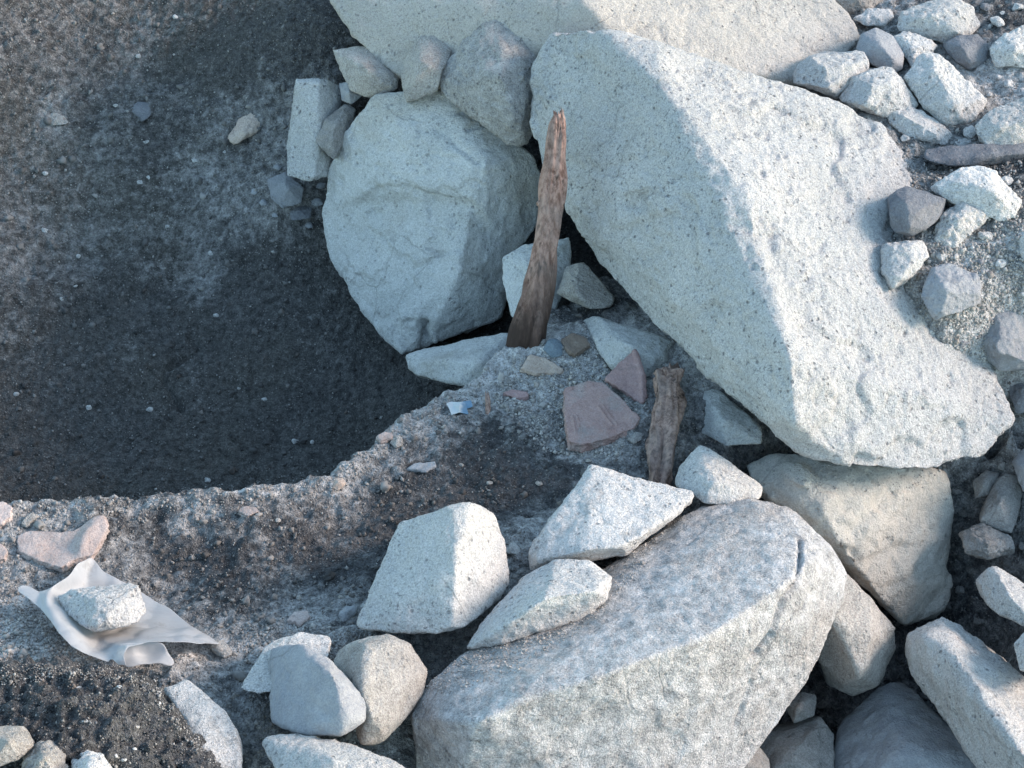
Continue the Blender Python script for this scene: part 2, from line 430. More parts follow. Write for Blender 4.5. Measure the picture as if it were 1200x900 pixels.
lumps = fbm(p3 * 7, 3) * .010 + fbm(p3 * 26, 3, .6) * .0062 + np.clip(noise(p3 * 55), 0, 1) * .0075 + np.clip(noise(p3 * 95 + 9), 0, 1) * .0060
zz += lumps * np.where(cut > .5, .9, 1.)
# streaks raked along the pit side
zz += cut * .006 * fbm(np.stack([fx * 2.2 + fy * 1.5, fy * 10 - fx * 5, fx * 0], 1), 2)
# a small straight-sided sounding in the pit floor and the trowel-cut steps beside it
sx_, sy_ = project(np.stack([fx, fy, zz], 1))
zz -= .016 * cut * np.exp(-(seg_dist(sx_, sy_, [(222, 397), (233, 409), (196, 430), (190, 442), (212, 478)]) / 4.) ** 2)
zz -= .010 * cut * np.exp(-(seg_dist(sx_, sy_, [(0, 420), (90, 372), (200, 330), (300, 300)]) / 9.) ** 2)
zz += .010 * cut * np.exp(-(seg_dist(sx_, sy_, [(0, 350), (120, 318), (220, 280)]) / 14.) ** 2)
ZG = zz.reshape(gx.shape)
SAND = [(620, 440, .9), (690, 530, .75), (700, 430, .85), (560, 450, .8), (470, 500, .6), (500, 480, .65), (430, 540, .5), (520, 560, .1), (600, 560, .0), (660, 560, .05), (560, 520, .2), (450, 620, .05), (400, 660, .05),
        (300, 600, .4), (230, 600, .4), (330, 640, .2), (250, 660, .15), (200, 640, .15), (60, 600, .5), (140, 610, .4), (20, 680, .5), (50, 730, .85), (20, 730, .8), (20, 760, .75), (120, 765, .6), (100, 778, .8), (150, 784, .75), (185, 802, .7), (212, 832, .6), (60, 775, .75), (110, 752, .3), (180, 790, .6), (270, 760, .55), (380, 720, .5),
        (430, 750, .8), (560, 740, .8), (280, 840, .6), (340, 800, .6), (130, 830, .1), (60, 830, .15), (180, 850, .1), (220, 880, .15), (40, 880, .3), (600, 640, .6), (640, 620, .7), (580, 600, .1), (350, 570, .55), (740, 620, .8), (520, 690, .4), (700, 700, .7), (480, 780, .7),
        (1150, 300, .7), (1170, 340, .25), (1120, 330, .8), (1050, 300, .5), (1130, 190, .3), (1160, 100, .7), (1190, 20, .25), (1040, 15, .5), (1180, 150, .6), (1100, 160, .5), (1060, 200, .5), (1000, 100, .5), (1150, 250, .45),
        (1150, 640, .4), (1150, 560, .4), (1100, 740, .35), (900, 860, .35), (1000, 880, .35), (780, 560, .3), (660, 400, .85), (860, 530, .2), (680, 360, .2),
        (800, 650, .8)]
SANDP = [(x_, y_, v_ * .82) for x_, y_, v_ in [(100, 150, .3), (60, 135, .45), (150, 40, .35), (300, 40, .15), (380, 60, .2), (250, 20, .3), (30, 30, .35), (240, 60, .2), (200, 150, .32), (240, 170, .4), (300, 210, .55), (340, 180, .55), (290, 190, .45), (180, 250, .35), (235, 285, .5), (100, 250, .35), (50, 320, .4), (20, 380, .3),
         (100, 380, .15), (180, 340, .12), (280, 320, .08), (350, 300, .15), (380, 340, .25), (250, 400, .12), (130, 430, .2), (30, 460, .22), (150, 500, .12), (60, 540, .12), (250, 470, .18), (300, 540, .02), (400, 480, .0), (460, 460, .0), (180, 560, .05), (330, 440, .05), (30, 130, .3)]]
def idw(ctrl, zf):
    a = np.array(ctrl, float); z0 = np.zeros(len(a)); q = Pz(a[:, 0], a[:, 1], z0)
    for _ in range(12): q = Pz(a[:, 0], a[:, 1], zf(q[:, 0], q[:, 1]))
    num = np.zeros_like(fx); den = np.zeros_like(fx)
    wx = fx + .02 * noise(p3 * 9 + 3); wy = fy + .02 * noise(p3 * 9 + 40)
    for k in range(len(a)):
        ww = 1 / ((wx - q[k, 0]) ** 2 + (wy - q[k, 1]) ** 2 + .0006) ** 1.7
        num += ww * a[k, 2]; den += ww
    return num / den
sand = np.where(cut > .5, idw(SANDP, pitfloor), idw(SAND, plateau))
sand = np.maximum(sand, lip * (.42 + .5 * noise(p3 * 8)))
warm = np.clip(fbm(p3 * 2.6 + 3, 3) * 1.3 + .2, 0, 1) * cut
nx_, ny_ = len(GX), len(GY)
ii = np.arange(nx_ * ny_).reshape(ny_, nx_)
quads = np.stack([ii[:-1, :-1].ravel(), ii[:-1, 1:].ravel(), ii[1:, 1:].ravel(), ii[1:, :-1].ravel()], 1)
ground = link_mesh('ground', np.stack([fx, fy, zz], 1), quads, M['soil'], origin=np.zeros(3))
for nm, arr in (('sand', sand), ('warm', warm), ('pit', cut)):
    at = ground.data.attributes.new(nm, 'FLOAT', 'POINT'); at.data.foreach_set('value', arr.astype(np.float32))
mark(ground, kind='structure')
def gz(x, y, arr=ZG):
    i = np.clip(np.interp(x, GX, np.arange(nx_)), 0, nx_ - 1.001); j = np.clip(np.interp(y, GY, np.arange(ny_)), 0, ny_ - 1.001)
    i0 = i.astype(int); j0 = j.astype(int); a = i - i0; b = j - j0
    return (arr[j0, i0] * (1 - a) + arr[j0, i0 + 1] * a) * (1 - b) + (arr[j0 + 1, i0] * (1 - a) + arr[j0 + 1, i0 + 1] * a) * b
def ghit(px, py):             # where a pixel's ray meets the ground
    d = ray(px, py); d = np.atleast_2d(d); t = np.full(len(d), np.nan); prev = None
    for s in np.arange(2.6, 6.4, .012):
        p = CAM + d * s; h = p[:, 2] - gz(p[:, 0], p[:, 1])
        if prev is not None:
            hit = np.isnan(t) & (h <= 0)
            t[hit] = s - .012 * (-h[hit]) / (prev[hit] - h[hit] + 1e-9)
        prev = h
    t[np.isnan(t)] = 5.
    return CAM + d * t[:, None], t
def gb(px, py):               # ground depth at a pixel, in b units
    return (D0 - ghit(np.array([px]), np.array([py]))[1][0]) * S
def lying(outline, inner, tilt=.5, lift=3, by=None):
    k = max(range(len(outline)), key=lambda i: outline[i][1])
    x0, y0 = outline[k]
    b0 = gb(x0, y0) if by is None else by
    pl = lambda x, y: b0 + lift - tilt * (y0 - y)
    return [(x, y, pl(x, y)) for x, y in outline] + [(x, y, pl(x, y) + h) for x, y, h in inner]

# ------------------------------------------------------------------ the great boulders
BO, RK, ST = 'boulder', 'rock', 'stone'
rock('boulder', 'huge pale boulder with blue-grey front face and bright sloping top, right of the tall stake', BO, 'boulder',
     [(620, 122, -150), (626, 80, -150), (650, 40, -135), (700, 34, -80), (770, 60, -50), (780, 105, 18), (828, 160, 60), (876, 228, 116), (902, 330, 172), (926, 420, 232), (928, 490, 238),
      (632, 200, -130), (700, 302, -62), (762, 382, 12), (832, 442, 85), (892, 492, 172), (940, 532, 198), (1000, 547, 190), (1090, 551, 150), (1150, 532, 112), (1187, 490, 88), (1150, 440, 62),
      (1095, 400, 44), (1056, 345, 22), (1046, 300, 2), (1066, 240, -60), (1078, 212, -80), (1070, 180, -100), (1036, 146, -104), (985, 118, -100), (900, 94, -85)],
     back=150, shrink=.82, soft=1, chips=12, frac=.006, amp=1.35, low=.55, vox=.0055, flake=.8,
     grooves=[([(868, 262), (900, 280), (925, 330), (945, 380)], .008, 12), ([(640, 185), (700, 200), (740, 190)], .004, 6)])
rock('boulder', 'broad pale boulder with wide flat top, lying behind the huge blue-grey one', BO, 'warm',
     [(386, 0, -335), (405, 28, -318), (432, 60, -300), (468, 96, -275), (520, 120, -255), (560, 80, -225), (640, 50, -178), (712, 34, -146), (745, 60, -140), (650, -60, -225), (690, 8, -150), (790, 72, -150), (940, 97, -210), (985, 70, -255),
      (1006, 42, -290), (990, 15, -310), (940, -20, -330), (820, -130, -400), (560, -140, -400), (430, -80, -400)], back=200, shrink=.85, soft=2, chips=10, frac=.010, low=.6)
rock('boulder', 'greenish grey boulder with a ledge across its face, left of the tall stake', BO, 'green',
     [[(405, 152, -296), (440, 110, -268), (516, 106, -246), (562, 142, -226), (622, 178, -232), (634, 205, -246), (628, 262, -268), (600, 300, -262), (568, 196, -186), (556, 238, -196), (500, 222, -216), (450, 216, -248), (430, 222, -268), (385, 200, -326), (378, 250, -340), (470, 150, -238)],
      [(384, 215, -334), (378, 252, -340), (386, 300, -336), (411, 342, -318), (446, 392, -280), (471, 416, -262), (497, 404, -256), (545, 391, -262), (586, 374, -272), (597, 340, -268), (606, 285, -262), (552, 240, -208), (500, 232, -234), (430, 236, -284), (538, 320, -206), (520, 360, -222), (470, 375, -248), (480, 320, -244)]],
     back=120, shrink=.85, soft=1, chips=8, frac=.006, amp=1.1, vox=.0055, flake=1.2, low=.7,
     grooves=[([(440, 222), (470, 218), (510, 232), (556, 240)], .008, 5), ([(497, 380), (500, 410)], .03, 5), ([(486, 315), (512, 302), (530, 270), (532, 250)], .006, 4), ([(530, 165), (562, 192), (560, 215)], .006, 4)])
rock('boulder', 'long flat-topped weathered slab with rough pinkish front, carrying two white wedge rocks', BO, 'rough',
     [(482, 826, 430), (505, 800, 425), (548, 766, 398), (650, 730, 362), (720, 690, 318), (765, 628, 248), (822, 594, 238), (882, 584, 246), (922, 600, 262), (972, 642, 290), (988, 672, 300), (987, 700, 310), (965, 755, 330), (945, 800, 342), (893, 842, 360), (850, 872, 378), (820, 910, 384),
      (485, 840, 450), (560, 846, 528), (612, 815, 520), (714, 788, 512), (827, 745, 476), (913, 689, 414), (945, 662, 366), (490, 900, 415), (520, 1000, 405), (800, 1000, 360), (940, 740, 384)],
     back=190, shrink=.85, vox=.0046, soft=1, chips=10, frac=.007, amp=1.0, flake=.4, low=.7,
     grooves=[([(938, 632), (936, 680), (918, 702), (905, 740), (888, 765)], .012, 2.4), ([(905, 745), (880, 772)], .012, 2.4), ([(945, 665), (957, 720), (950, 770)], .005, 3), ([(880, 800), (862, 850)], .006, 3)])
rock('boulder', 'cream yellowish boulder half buried under the huge blue-grey one', BO, 'cream',
     [[(872, 545, 105), (905, 532, 100), (1000, 542, 118), (1108, 552, 62), (1120, 600, 40), (1112, 650, 40), (1100, 690, 45), (1062, 737, 60), (1040, 712, 90), (1000, 668, 130), (985, 640, 165), (930, 597, 150), (890, 580, 130), (960, 590, 168), (1050, 600, 110), (1030, 680, 110)],
      [(1085, 668, 50), (1116, 672, 34), (1118, 700, 30), (1098, 724, 40), (1075, 730, 52)],
      [(915, 545, 130), (935, 540, 135), (955, 555, 150), (945, 572, 165), (925, 565, 155)]],
     back=150, shrink=.9, soft=7, chips=6, frac=.015, amp=1.3, grooves=[([(1000, 625), (1020, 600), (1045, 575)], .008, 7), ([(985, 640), (1010, 660), (1060, 640)], .006, 6)])

# ------------------------------------------------------------------ middle rocks
rock('rock', 'white block-shaped rock standing on dark soil, sharp edge between shaded and bright side', RK, 'pale',
     [(470, 612, 304), (531, 590, 336), (552, 588, 330), (576, 600, 296), (591, 632, 296), (596, 680, 318), (586, 702, 338), (545, 736, 385), (512, 743, 390), (475, 735, 372), (450, 724, 366), (430, 739, 364), (417, 733, 358), (434, 690, 338), (455, 640, 314), (533, 660, 388), (531, 735, 398)],
     back=110, shrink=.8, soft=1, chips=12, frac=.012)
rock('rock', 'white wedge rock with flat top, lying on the upper edge of the weathered slab', RK, 'pale',
     [(692, 545, 222), (740, 558, 232), (812, 578, 246), (808, 592, 262), (772, 604, 292), (752, 628, 322), (728, 640, 340), (690, 644, 344), (632, 656, 320), (622, 668, 300), (620, 645, 296), (638, 620, 292), (664, 582, 256), (690, 656, 318), (735, 650, 310)],
     back=70, shrink=.85, soft=1, chips=10, frac=.012)
rock('rock', 'white pointed flat rock leaning beside the white block, low on the weathered slab', RK, 'pale',
     [(612, 676, 350), (650, 655, 346), (690, 657, 352), (718, 675, 372), (712, 700, 392), (690, 722, 398), (640, 740, 410), (585, 756, 412), (545, 761, 404), (565, 730, 384), (595, 700, 366), (640, 700, 440), (600, 728, 432), (702, 692, 424)],
     back=80, shrink=.85, soft=2, chips=10, frac=.015)
rock('rock', 'bluish white rounded triangular rock resting on the far corner of the weathered slab', RK, 'pale',
     [(820, 521, 178), (842, 531, 190), (866, 553, 200), (894, 570, 205), (894, 585, 228), (860, 592, 245), (825, 590, 248), (790, 568, 215), (795, 546, 195), (835, 562, 250)], back=70, soft=6)
rock('rock', 'pink-grey speckled rock with one dark side, wedged right of the weathered slab', RK, 'beige',
     [(985, 668, 225), (1020, 700, 228), (1050, 735, 208), (1049, 762, 190), (1030, 802, 205), (1000, 817, 190), (965, 802, 180), (955, 780, 190), (974, 724, 275), (1012, 800, 265), (1020, 745, 262)], back=120, soft=2, chips=14)
rock('rock', 'large blue-white angular rock with a long ridge, right of the pink-grey speckled rock', RK, 'pale',
     [(1065, 738, 222), (1082, 728, 220), (1105, 719, 212), (1132, 740, 222), (1165, 772, 240), (1215, 810, 270), (1225, 900, 410), (1215, 915, 420), (1150, 908, 330), (1100, 828, 262), (1068, 787, 240), (1062, 762, 240), (1085, 748, 268), (1120, 766, 306), (1136, 812, 338), (1205, 892, 420)],
     back=120, shrink=.85, soft=4, chips=8, frac=.015, amp=1.4)
rock('rock', 'bluish rounded oblong rock jutting out over the dark hollow', RK, 'pale',
     [(1141, 682, 205), (1150, 668, 205), (1166, 662, 208), (1186, 675, 215), (1225, 700, 235), (1225, 745, 285), (1170, 721, 250), (1148, 702, 228), (1178, 692, 262)], back=70, soft=7)
rock('rock', 'pale rock end above the large angular ridge rock, below the oblong one', RK, 'pale',
     [(1188, 755, 300), (1205, 738, 300), (1230, 745, 310), (1230, 795, 350), (1195, 785, 330), (1210, 765, 345)], back=60, soft=6)
rock('rock', 'dim blue-grey rock with one long flat facet, deep between the lower rocks', RK, 'grey',
     [(1028, 806, 155), (1056, 797, 150), (1092, 830, 185), (1142, 882, 235), (1155, 930, 260), (970, 940, 250), (984, 850, 165), (1060, 880, 265), (1035, 815, 175)], back=120, soft=5)
rock('rock', 'dim earth-stained rock with a pale ridge, in the hollow under the weathered slab', RK, 'dim',
     [(893, 856, 200), (930, 842, 200), (962, 838, 205), (978, 860, 210), (977, 920, 255), (885, 920, 255), (925, 885, 262), (955, 855, 228)], back=110, soft=5)
rock('rock', 'brownish rock stub peeping out beneath the weathered slab', RK, 'dim',
     [(835, 880, 300), (862, 860, 285), (885, 868, 290), (902, 890, 300), (905, 920, 320), (835, 925, 330), (870, 890, 330)], back=90, soft=5)
rock('rock', 'small dark rock in shade between the weathered slab and the pink-grey rock', RK, 'dim',
     [(915, 822, 215), (938, 808, 215), (957, 815, 210), (955, 838, 225), (930, 848, 235), (935, 828, 250)], back=80, soft=5)
# left foreground
rock('rock', 'smooth slate-grey rock leaning on a speckled one, near the pale flat stones', RK, 'grey',
     [(317, 757, 432), (350, 754, 462), (384, 770, 490), (415, 800, 512), (433, 825, 508), (429, 846, 520), (400, 863, 538), (350, 859, 520), (320, 846, 490), (314, 800, 440), (390, 790, 528), (405, 835, 548), (360, 775, 492)], back=110, soft=4, chips=8, frac=.02)
rock('rock', 'pale speckled rock behind the smooth slate-grey rock', RK, 'beige',
     [(388, 766, 412), (418, 750, 420), (455, 744, 424), (482, 755, 415), (502, 786, 420), (496, 812, 440), (476, 842, 470), (450, 868, 492), (424, 872, 500), (405, 800, 430), (421, 758, 466), (424, 806, 508), (462, 760, 462), (470, 800, 480), (440, 842, 524)], back=100, soft=2, chips=14)
rock('flat_stone', 'flat pale stone with wavy edge, half covered by the smooth slate-grey rock', ST, 'pale',
     [(314, 752, 395), (350, 741, 384), (386, 745, 388), (392, 760, 405), (362, 800, 452), (310, 816, 470), (281, 806, 460), (298, 780, 430), (335, 770, 425)], back=40, soft=4)
rock('flat_stone', 'pale flat triangular slab set edge-on in sand, below the plastic sheet', ST, 'pale',
     [(193, 806, 462), (220, 796, 452), (242, 815, 472), (263, 830, 486), (284, 870, 520), (286, 925, 570), (255, 925, 570), (225, 850, 510), (250, 850, 512)], back=50, soft=3)
rock('rock', 'long pale rock rising from the sand in front of the smooth slate-grey rock', RK, 'pale',
     [(304, 866, 520), (330, 862, 520), (362, 861, 524), (420, 875, 545), (465, 892, 560), (500, 915, 580), (470, 940, 600), (340, 935, 590), (312, 880, 535), (390, 890, 585)], back=80, soft=5)
bank = rock('soil_bank', None, None, 'soil',
     [(-40, 794, 516), (10, 789, 520), (35, 783, 521), (75, 785, 523), (110, 783, 523), (148, 786, 522), (172, 798, 523), (190, 818, 526), (216, 850, 540), (246, 886, 556), (262, 945, 578), (60, 826, 560), (130, 828, 562), (100, 880, 592), (170, 875, 580), (60, 950, 612), (-40, 950, 606), (-40, 850, 572)],
     back=120, shrink=.95, vox=.004, soft=4, chips=4, frac=.01, amp=2.6, low=1.8, flake=.5)
mark(bank, kind='structure')
rock('rock', 'smooth pinkish grey rounded rock end by the dark soil bank', RK, 'beige',
     [(-20, 850, 588), (15, 846, 580), (30, 850, 583), (41, 872, 598), (22, 890, 618), (-20, 905, 628), (10, 868, 626)], back=70, soft=8)
rock('rock', 'sand-covered rock lump beside the smooth pinkish grey rock end', RK, 'beige',
     [(28, 885, 596), (50, 868, 586), (74, 870, 586), (78, 888, 604), (70, 915, 631), (25, 915, 631), (52, 888, 634)], back=60, soft=5, amp=1.8)
rock('rock', 'whitish rough rock top at the foot of the dark soil bank', RK, 'pale',
     [(84, 890, 608), (102, 877, 596), (122, 882, 600), (132, 900, 618), (125, 920, 636), (88, 920, 636), (108, 895, 640)], back=60, soft=4, amp=1.6)

# ------------------------------------------------------------------ stones wedged round the boulders
rock('stone', 'rounded coarse speckled stone wedged between the greenish boulder and the huge one', ST, 'coarse',
     [(575, 21, -215), (612, 40, -205), (637, 62, -200), (638, 100, -195), (626, 130, -190), (620, 177, -188), (590, 166, -178), (550, 136, -190), (517, 110, -215), (515, 85, -225), (534, 54, -225), (585, 85, -130), (600, 130, -138), (560, 95, -158)], back=110, soft=6, amp=1.5)
rock('stone', 'grey split stone with flat cut front, left of the rounded coarse stone', ST, 'beige',
     [(478, 62, -258), (490, 44, -262), (506, 38, -262), (534, 52, -250), (518, 82, -225), (512, 106, -215), (476, 123, -222), (469, 92, -245), (492, 76, -202), (520, 78, -205)], back=70, soft=3)
rock('stone', 'pale blunt stone beneath the broad flat-topped boulder, at the pit corner', ST, 'beige',
     [(389, 58, -318), (415, 54, -315), (432, 55, -310), (455, 74, -300), (469, 86, -295), (466, 104, -280), (440, 117, -275), (411, 106, -285), (400, 85, -300), (430, 80, -255), (452, 92, -262)], back=70, soft=5)
rock('stone', 'upright bluish block stone with beige right side, at the pit edge', ST, 'boulder',
     [(347, 91, -325), (384, 92, -330), (401, 100, -350), (399, 140, -350), (386, 165, -345), (390, 205, -335), (362, 213, -318), (336, 206, -335), (336, 170, -345), (350, 132, -338), (374, 95, -315), (369, 206, -308), (372, 150, -305)], back=70, soft=3)
rock('stone', 'brownish angular stone leaning on the upright bluish block', ST, 'dim',
     [(408, 120, -318), (418, 128, -322), (407, 160, -305), (391, 190, -290), (369, 166, -300), (380, 140, -310), (392, 150, -285), (386, 172, -280)], back=50, soft=3)
rock('stone', 'small blue-grey stone tucked under the pale blunt stone', ST, 'grey',
     [(397, 97, -330), (408, 95, -325), (424, 112, -315), (412, 123, -310), (400, 118, -320), (408, 108, -300)], back=40, soft=4)
rock('stone', 'rounded blue-grey stone lying in sand at the foot of the upright block', ST, 'grey',
     lying([(313, 210), (334, 202), (356, 221), (353, 238), (331, 244), (317, 232)], [(335, 220, 18)], .5, 10), back=50, soft=4)
rock('stone', 'dark flat stone below the rounded blue-grey one, beside the greenish boulder', ST, 'slate',
     lying([(338, 246), (350, 240), (366, 243), (364, 256), (342, 259)], [(352, 247, 8)], .8, 10), back=35, soft=3)
rock('stone', 'blue-grey stone projecting from the pit side below the greenish boulder', ST, 'green',
     [(475, 416, -140), (500, 408, -135), (532, 404, -122), (599, 389, -110), (601, 418, -80), (588, 440, -60), (575, 456, -50), (540, 452, -52), (512, 440, -75), (490, 442, -95), (478, 432, -120), (560, 425, -40), (520, 425, -62)], back=110, shrink=.9, soft=4)
rock('stone', 'pale blue upright stone directly behind the tall stake', ST, 'green',
     [(588, 300, -168), (600, 291, -165), (640, 283, -160), (668, 277, -165), (670, 300, -150), (660, 345, -130), (648, 372, -112), (612, 380, -110), (598, 370, -118), (590, 330, -150), (628, 320, -105)], back=60, soft=5)
rock('stone', 'grey two-faced stone under the huge boulder, right of the tall stake', ST, 'beige',
     [(664, 312, -128), (684, 306, -122), (706, 330, -100), (722, 350, -88), (716, 361, -80), (690, 363, -72), (670, 352, -92), (652, 344, -112), (672, 330, -82), (678, 348, -68)], back=60, soft=3)
rock('stone', 'greenish wedge stone under the huge boulder, behind the plum-coloured sherd', ST, 'green',
     [(681, 370, -62), (702, 366, -58), (742, 385, -30), (790, 400, -8), (799, 420, 8), (792, 436, 20), (765, 442, 22), (738, 428, 8), (716, 434, 12), (695, 408, -18), (682, 390, -42), (730, 402, 15), (770, 415, 30)], back=90, soft=1, chips=16, frac=.05)
rock('stone', 'pale blue pointed stone under the huge boulder, right of the short split wood', ST, 'green',
     [(812, 444, 22), (832, 450, 40), (862, 475, 70), (894, 500, 96), (892, 520, 108), (850, 524, 100), (822, 508, 72), (818, 480, 48), (845, 490, 100)], back=70, soft=3)
rock('stone', 'dull block stone standing in the dark gap right of the cream boulder', ST, 'dim',
     [(1165, 562, 50), (1180, 555, 48), (1197, 560, 46), (1196, 595, 60), (1185, 625, 75), (1145, 612, 70), (1152, 590, 60), (1172, 590, 85)], back=60, soft=4)
rock('stone', 'earth-covered stone lying below the dull block in the dark gap', ST, 'dim',
     [(1123, 625, 82), (1150, 612, 72), (1185, 628, 84), (1190, 648, 98), (1160, 657, 104), (1130, 650, 100), (1155, 635, 116)], back=60, soft=6, amp=1.6)
rock('stone', 'brown earthy stone right under the edge of the huge boulder, by the dark gap', ST, 'dim',
     [(1140, 565, 40), (1155, 550, 30), (1172, 555, 32), (1160, 580, 50), (1142, 585, 52), (1154, 566, 60)], back=40, soft=5)
rock('stone', 'grey rounded stone below the big grey faceted one, above the dark gap', ST, 'grey',
     [(1185, 540, 60), (1200, 525, 55), (1230, 530, 60), (1230, 580, 90), (1198, 577, 85), (1205, 550, 100)], back=50, soft=6)

# ------------------------------------------------------------------ rubble on the upper level, right
def rub(label, mat, outline, inner, tilt=.5, back=55, soft=4, amp=1.3, lift=3, group=None, name='stone', **k):
    return rock(name, label, ST, mat, lying(outline, inner, tilt, lift), back=back, soft=max(1, soft - 2), amp=amp, group=group, chips=16, frac=.04, **k)
rub('pinkish stone with dark underside, topmost above the smooth grey egg-shaped stone', 'beige', [(972, 0), (985, -12), (1030, -14), (1038, 4), (1020, 16), (995, 19)], [(1005, 0, 20)])
rub('small white flat stone between the pinkish one and the big bluish block', 'pale', [(1000, 22), (1020, 8), (1042, 8), (1050, 20), (1035, 33), (1012, 30)], [(1028, 18, 12)], .8, 30)
rub('big bluish white angular block at the rubble top beside dark soil', 'pale', [(1049, 35), (1054, 14), (1084, 3), (1110, -6), (1140, 4), (1148, 30), (1136, 46), (1110, 52), (1070, 42)], [(1075, 20, 25), (1115, 15, 34), (1122, 38, 26)], .6, 70)
rub('smooth grey egg-shaped stone among white rubble', 'grey', [(1001, 56), (1009, 38), (1025, 31), (1046, 42), (1061, 65), (1059, 80), (1045, 89), (1020, 75)], [(1030, 52, 26), (1045, 68, 20)], .5, 50, 8, .6)
rub('white blocky stone with shaded left end, touching the broad flat-topped boulder', 'pale', [(929, 85), (945, 65), (960, 59), (1010, 56), (1020, 65), (1018, 82), (985, 117), (968, 108), (931, 97)], [(961, 72, 26), (968, 102, 28), (1005, 68, 14), (990, 90, 22)], .45, 90, 3, lift=22)
rub('cream stone with dim left face, overlapping the white blocky stone', 'pale', [(982, 115), (1000, 88), (1020, 76), (1046, 78), (1062, 100), (1077, 122), (1070, 132), (1035, 139), (1000, 126)], [(1018, 100, 28), (1012, 122, 26), (1045, 100, 22)], .45, 60, 4)
rub('long whitish stone lying at the edge of the huge boulder top', 'pale', [(1034, 130), (1045, 116), (1082, 130), (1116, 155), (1119, 165), (1105, 173), (1070, 164), (1045, 150)], [(1060, 135, 16), (1095, 156, 18)], .5, 45, 4)
rub('large white triangular stone with pointed top, in the middle of the upper rubble', 'pale', [(1058, 92), (1075, 65), (1094, 56), (1120, 80), (1157, 120), (1152, 130), (1132, 149), (1110, 150), (1080, 127)], [(1095, 85, 26), (1115, 120, 28)], .5, 60, 4)
rub('small white knobbly stone between the grey egg-shaped and the large triangular one', 'pale', [(1042, 42), (1058, 36), (1085, 42), (1102, 54), (1085, 66), (1070, 82), (1056, 62)], [(1070, 54, 16)], .5, 45, 5)
rub('dark blue-grey angular stone below the big bluish block', 'slate', [(1103, 52), (1122, 41), (1145, 40), (1158, 52), (1157, 74), (1132, 84), (1112, 66)], [(1128, 55, 22), (1135, 72, 18)], .45, 50, 4, .8)
rub('white rounded stone lying on sand beside the dark blue-grey one', 'pale', [(1158, 56), (1175, 40), (1202, 28), (1225, 45), (1220, 80), (1166, 79)], [(1188, 55, 24)], .5, 50, 6)
rub('broad pale stone with hollowed top, above the long dark flat slab', 'pale', [(1141, 148), (1158, 130), (1190, 127), (1212, 108), (1235, 130), (1225, 172), (1170, 172), (1147, 169)], [(1165, 150, 18), (1205, 140, 22)], .5, 55, 5)
rub('long dark blue-grey flat slab across the rubble', 'slate', [(1076, 178), (1100, 172), (1150, 172), (1205, 166), (1225, 180), (1168, 194), (1112, 195), (1085, 188)], [(1110, 180, 10), (1165, 180, 10)], .8, 60, 3, .8, lift=34)
rub('white elongated stone behind the dark faceted stone', 'pale', [(1082, 219), (1110, 203), (1140, 191), (1166, 200), (1197, 236), (1191, 256), (1170, 260), (1145, 248), (1110, 235)], [(1130, 212, 20), (1165, 225, 28)], .5, 55, 5)
rub('dark blue-grey faceted stone resting against the huge boulder top', 'slate', [(1038, 228), (1062, 218), (1085, 224), (1114, 236), (1106, 252), (1085, 270), (1064, 279), (1045, 270), (1037, 245)], [(1062, 238, 22), (1080, 245, 20), (1068, 262, 24)], .45, 75, 3, .8, lift=22)
rub('white crusty stone sprinkled with sand, below the white elongated stone', 'pale', [(1091, 272), (1105, 250), (1125, 240), (1142, 228), (1162, 236), (1166, 250), (1142, 264), (1120, 292), (1096, 287)], [(1118, 258, 22), (1145, 244, 14)], .6, 50, 4, 1.8)
rub('white angular stone with shaded left side, against the edge of the huge boulder', 'pale', [(1033, 286), (1080, 281), (1094, 300), (1075, 326), (1046, 341), (1033, 325)], [(1056, 292, 20), (1052, 325, 20), (1075, 305, 14)], .5, 75, 3, lift=34)
rub('blue-grey lumpy stone with paler right end, above the big grey faceted one', 'grey', [(1077, 356), (1082, 335), (1091, 315), (1112, 309), (1123, 320), (1151, 322), (1151, 355), (1135, 362), (1096, 376)], [(1108, 335, 24), (1118, 352, 20), (1140, 338, 8)], .5, 70, 4, lift=26)
rub('small flat sandy grey stone below the blue-grey lumpy one', 'beige', [(1108, 380), (1113, 366), (1131, 361), (1133, 378), (1120, 388)], [(1120, 374, 8)], .7, 25, 4)
rub('big grey faceted stone with dark left side beside the huge boulder', 'grey', [(1135, 390), (1152, 358), (1166, 332), (1179, 329), (1192, 350), (1225, 375), (1225, 435), (1170, 434), (1150, 416)], [(1160, 378, 34), (1172, 410, 38), (1190, 370, 24)], .45, 80, 3, lift=24)
rub('dusky stone end between the big grey faceted stone and the huge boulder tip', 'slate', [(1178, 450), (1192, 436), (1225, 440), (1225, 486), (1190, 484)], [(1200, 458, 20)], .5, 50, 5)
rub('white stone tip sticking out of dark gravel', 'pale', [(1190, 290), (1194, 262), (1225, 255), (1225, 318), (1198, 312)], [(1205, 285, 18)], .5, 45, 5)
rub('small round white stone between the long whitish stone and the dark slab', 'pale', [(1117, 166), (1128, 160), (1146, 163), (1145, 171), (1124, 173)], [(1132, 165, 6)], .7, 20, 5)
rub('tiny pale stone under the broad hollowed one', 'pale', [(1128, 150), (1138, 146), (1148, 154), (1140, 162), (1130, 160)], [(1138, 152, 7)], .6, 20, 5)

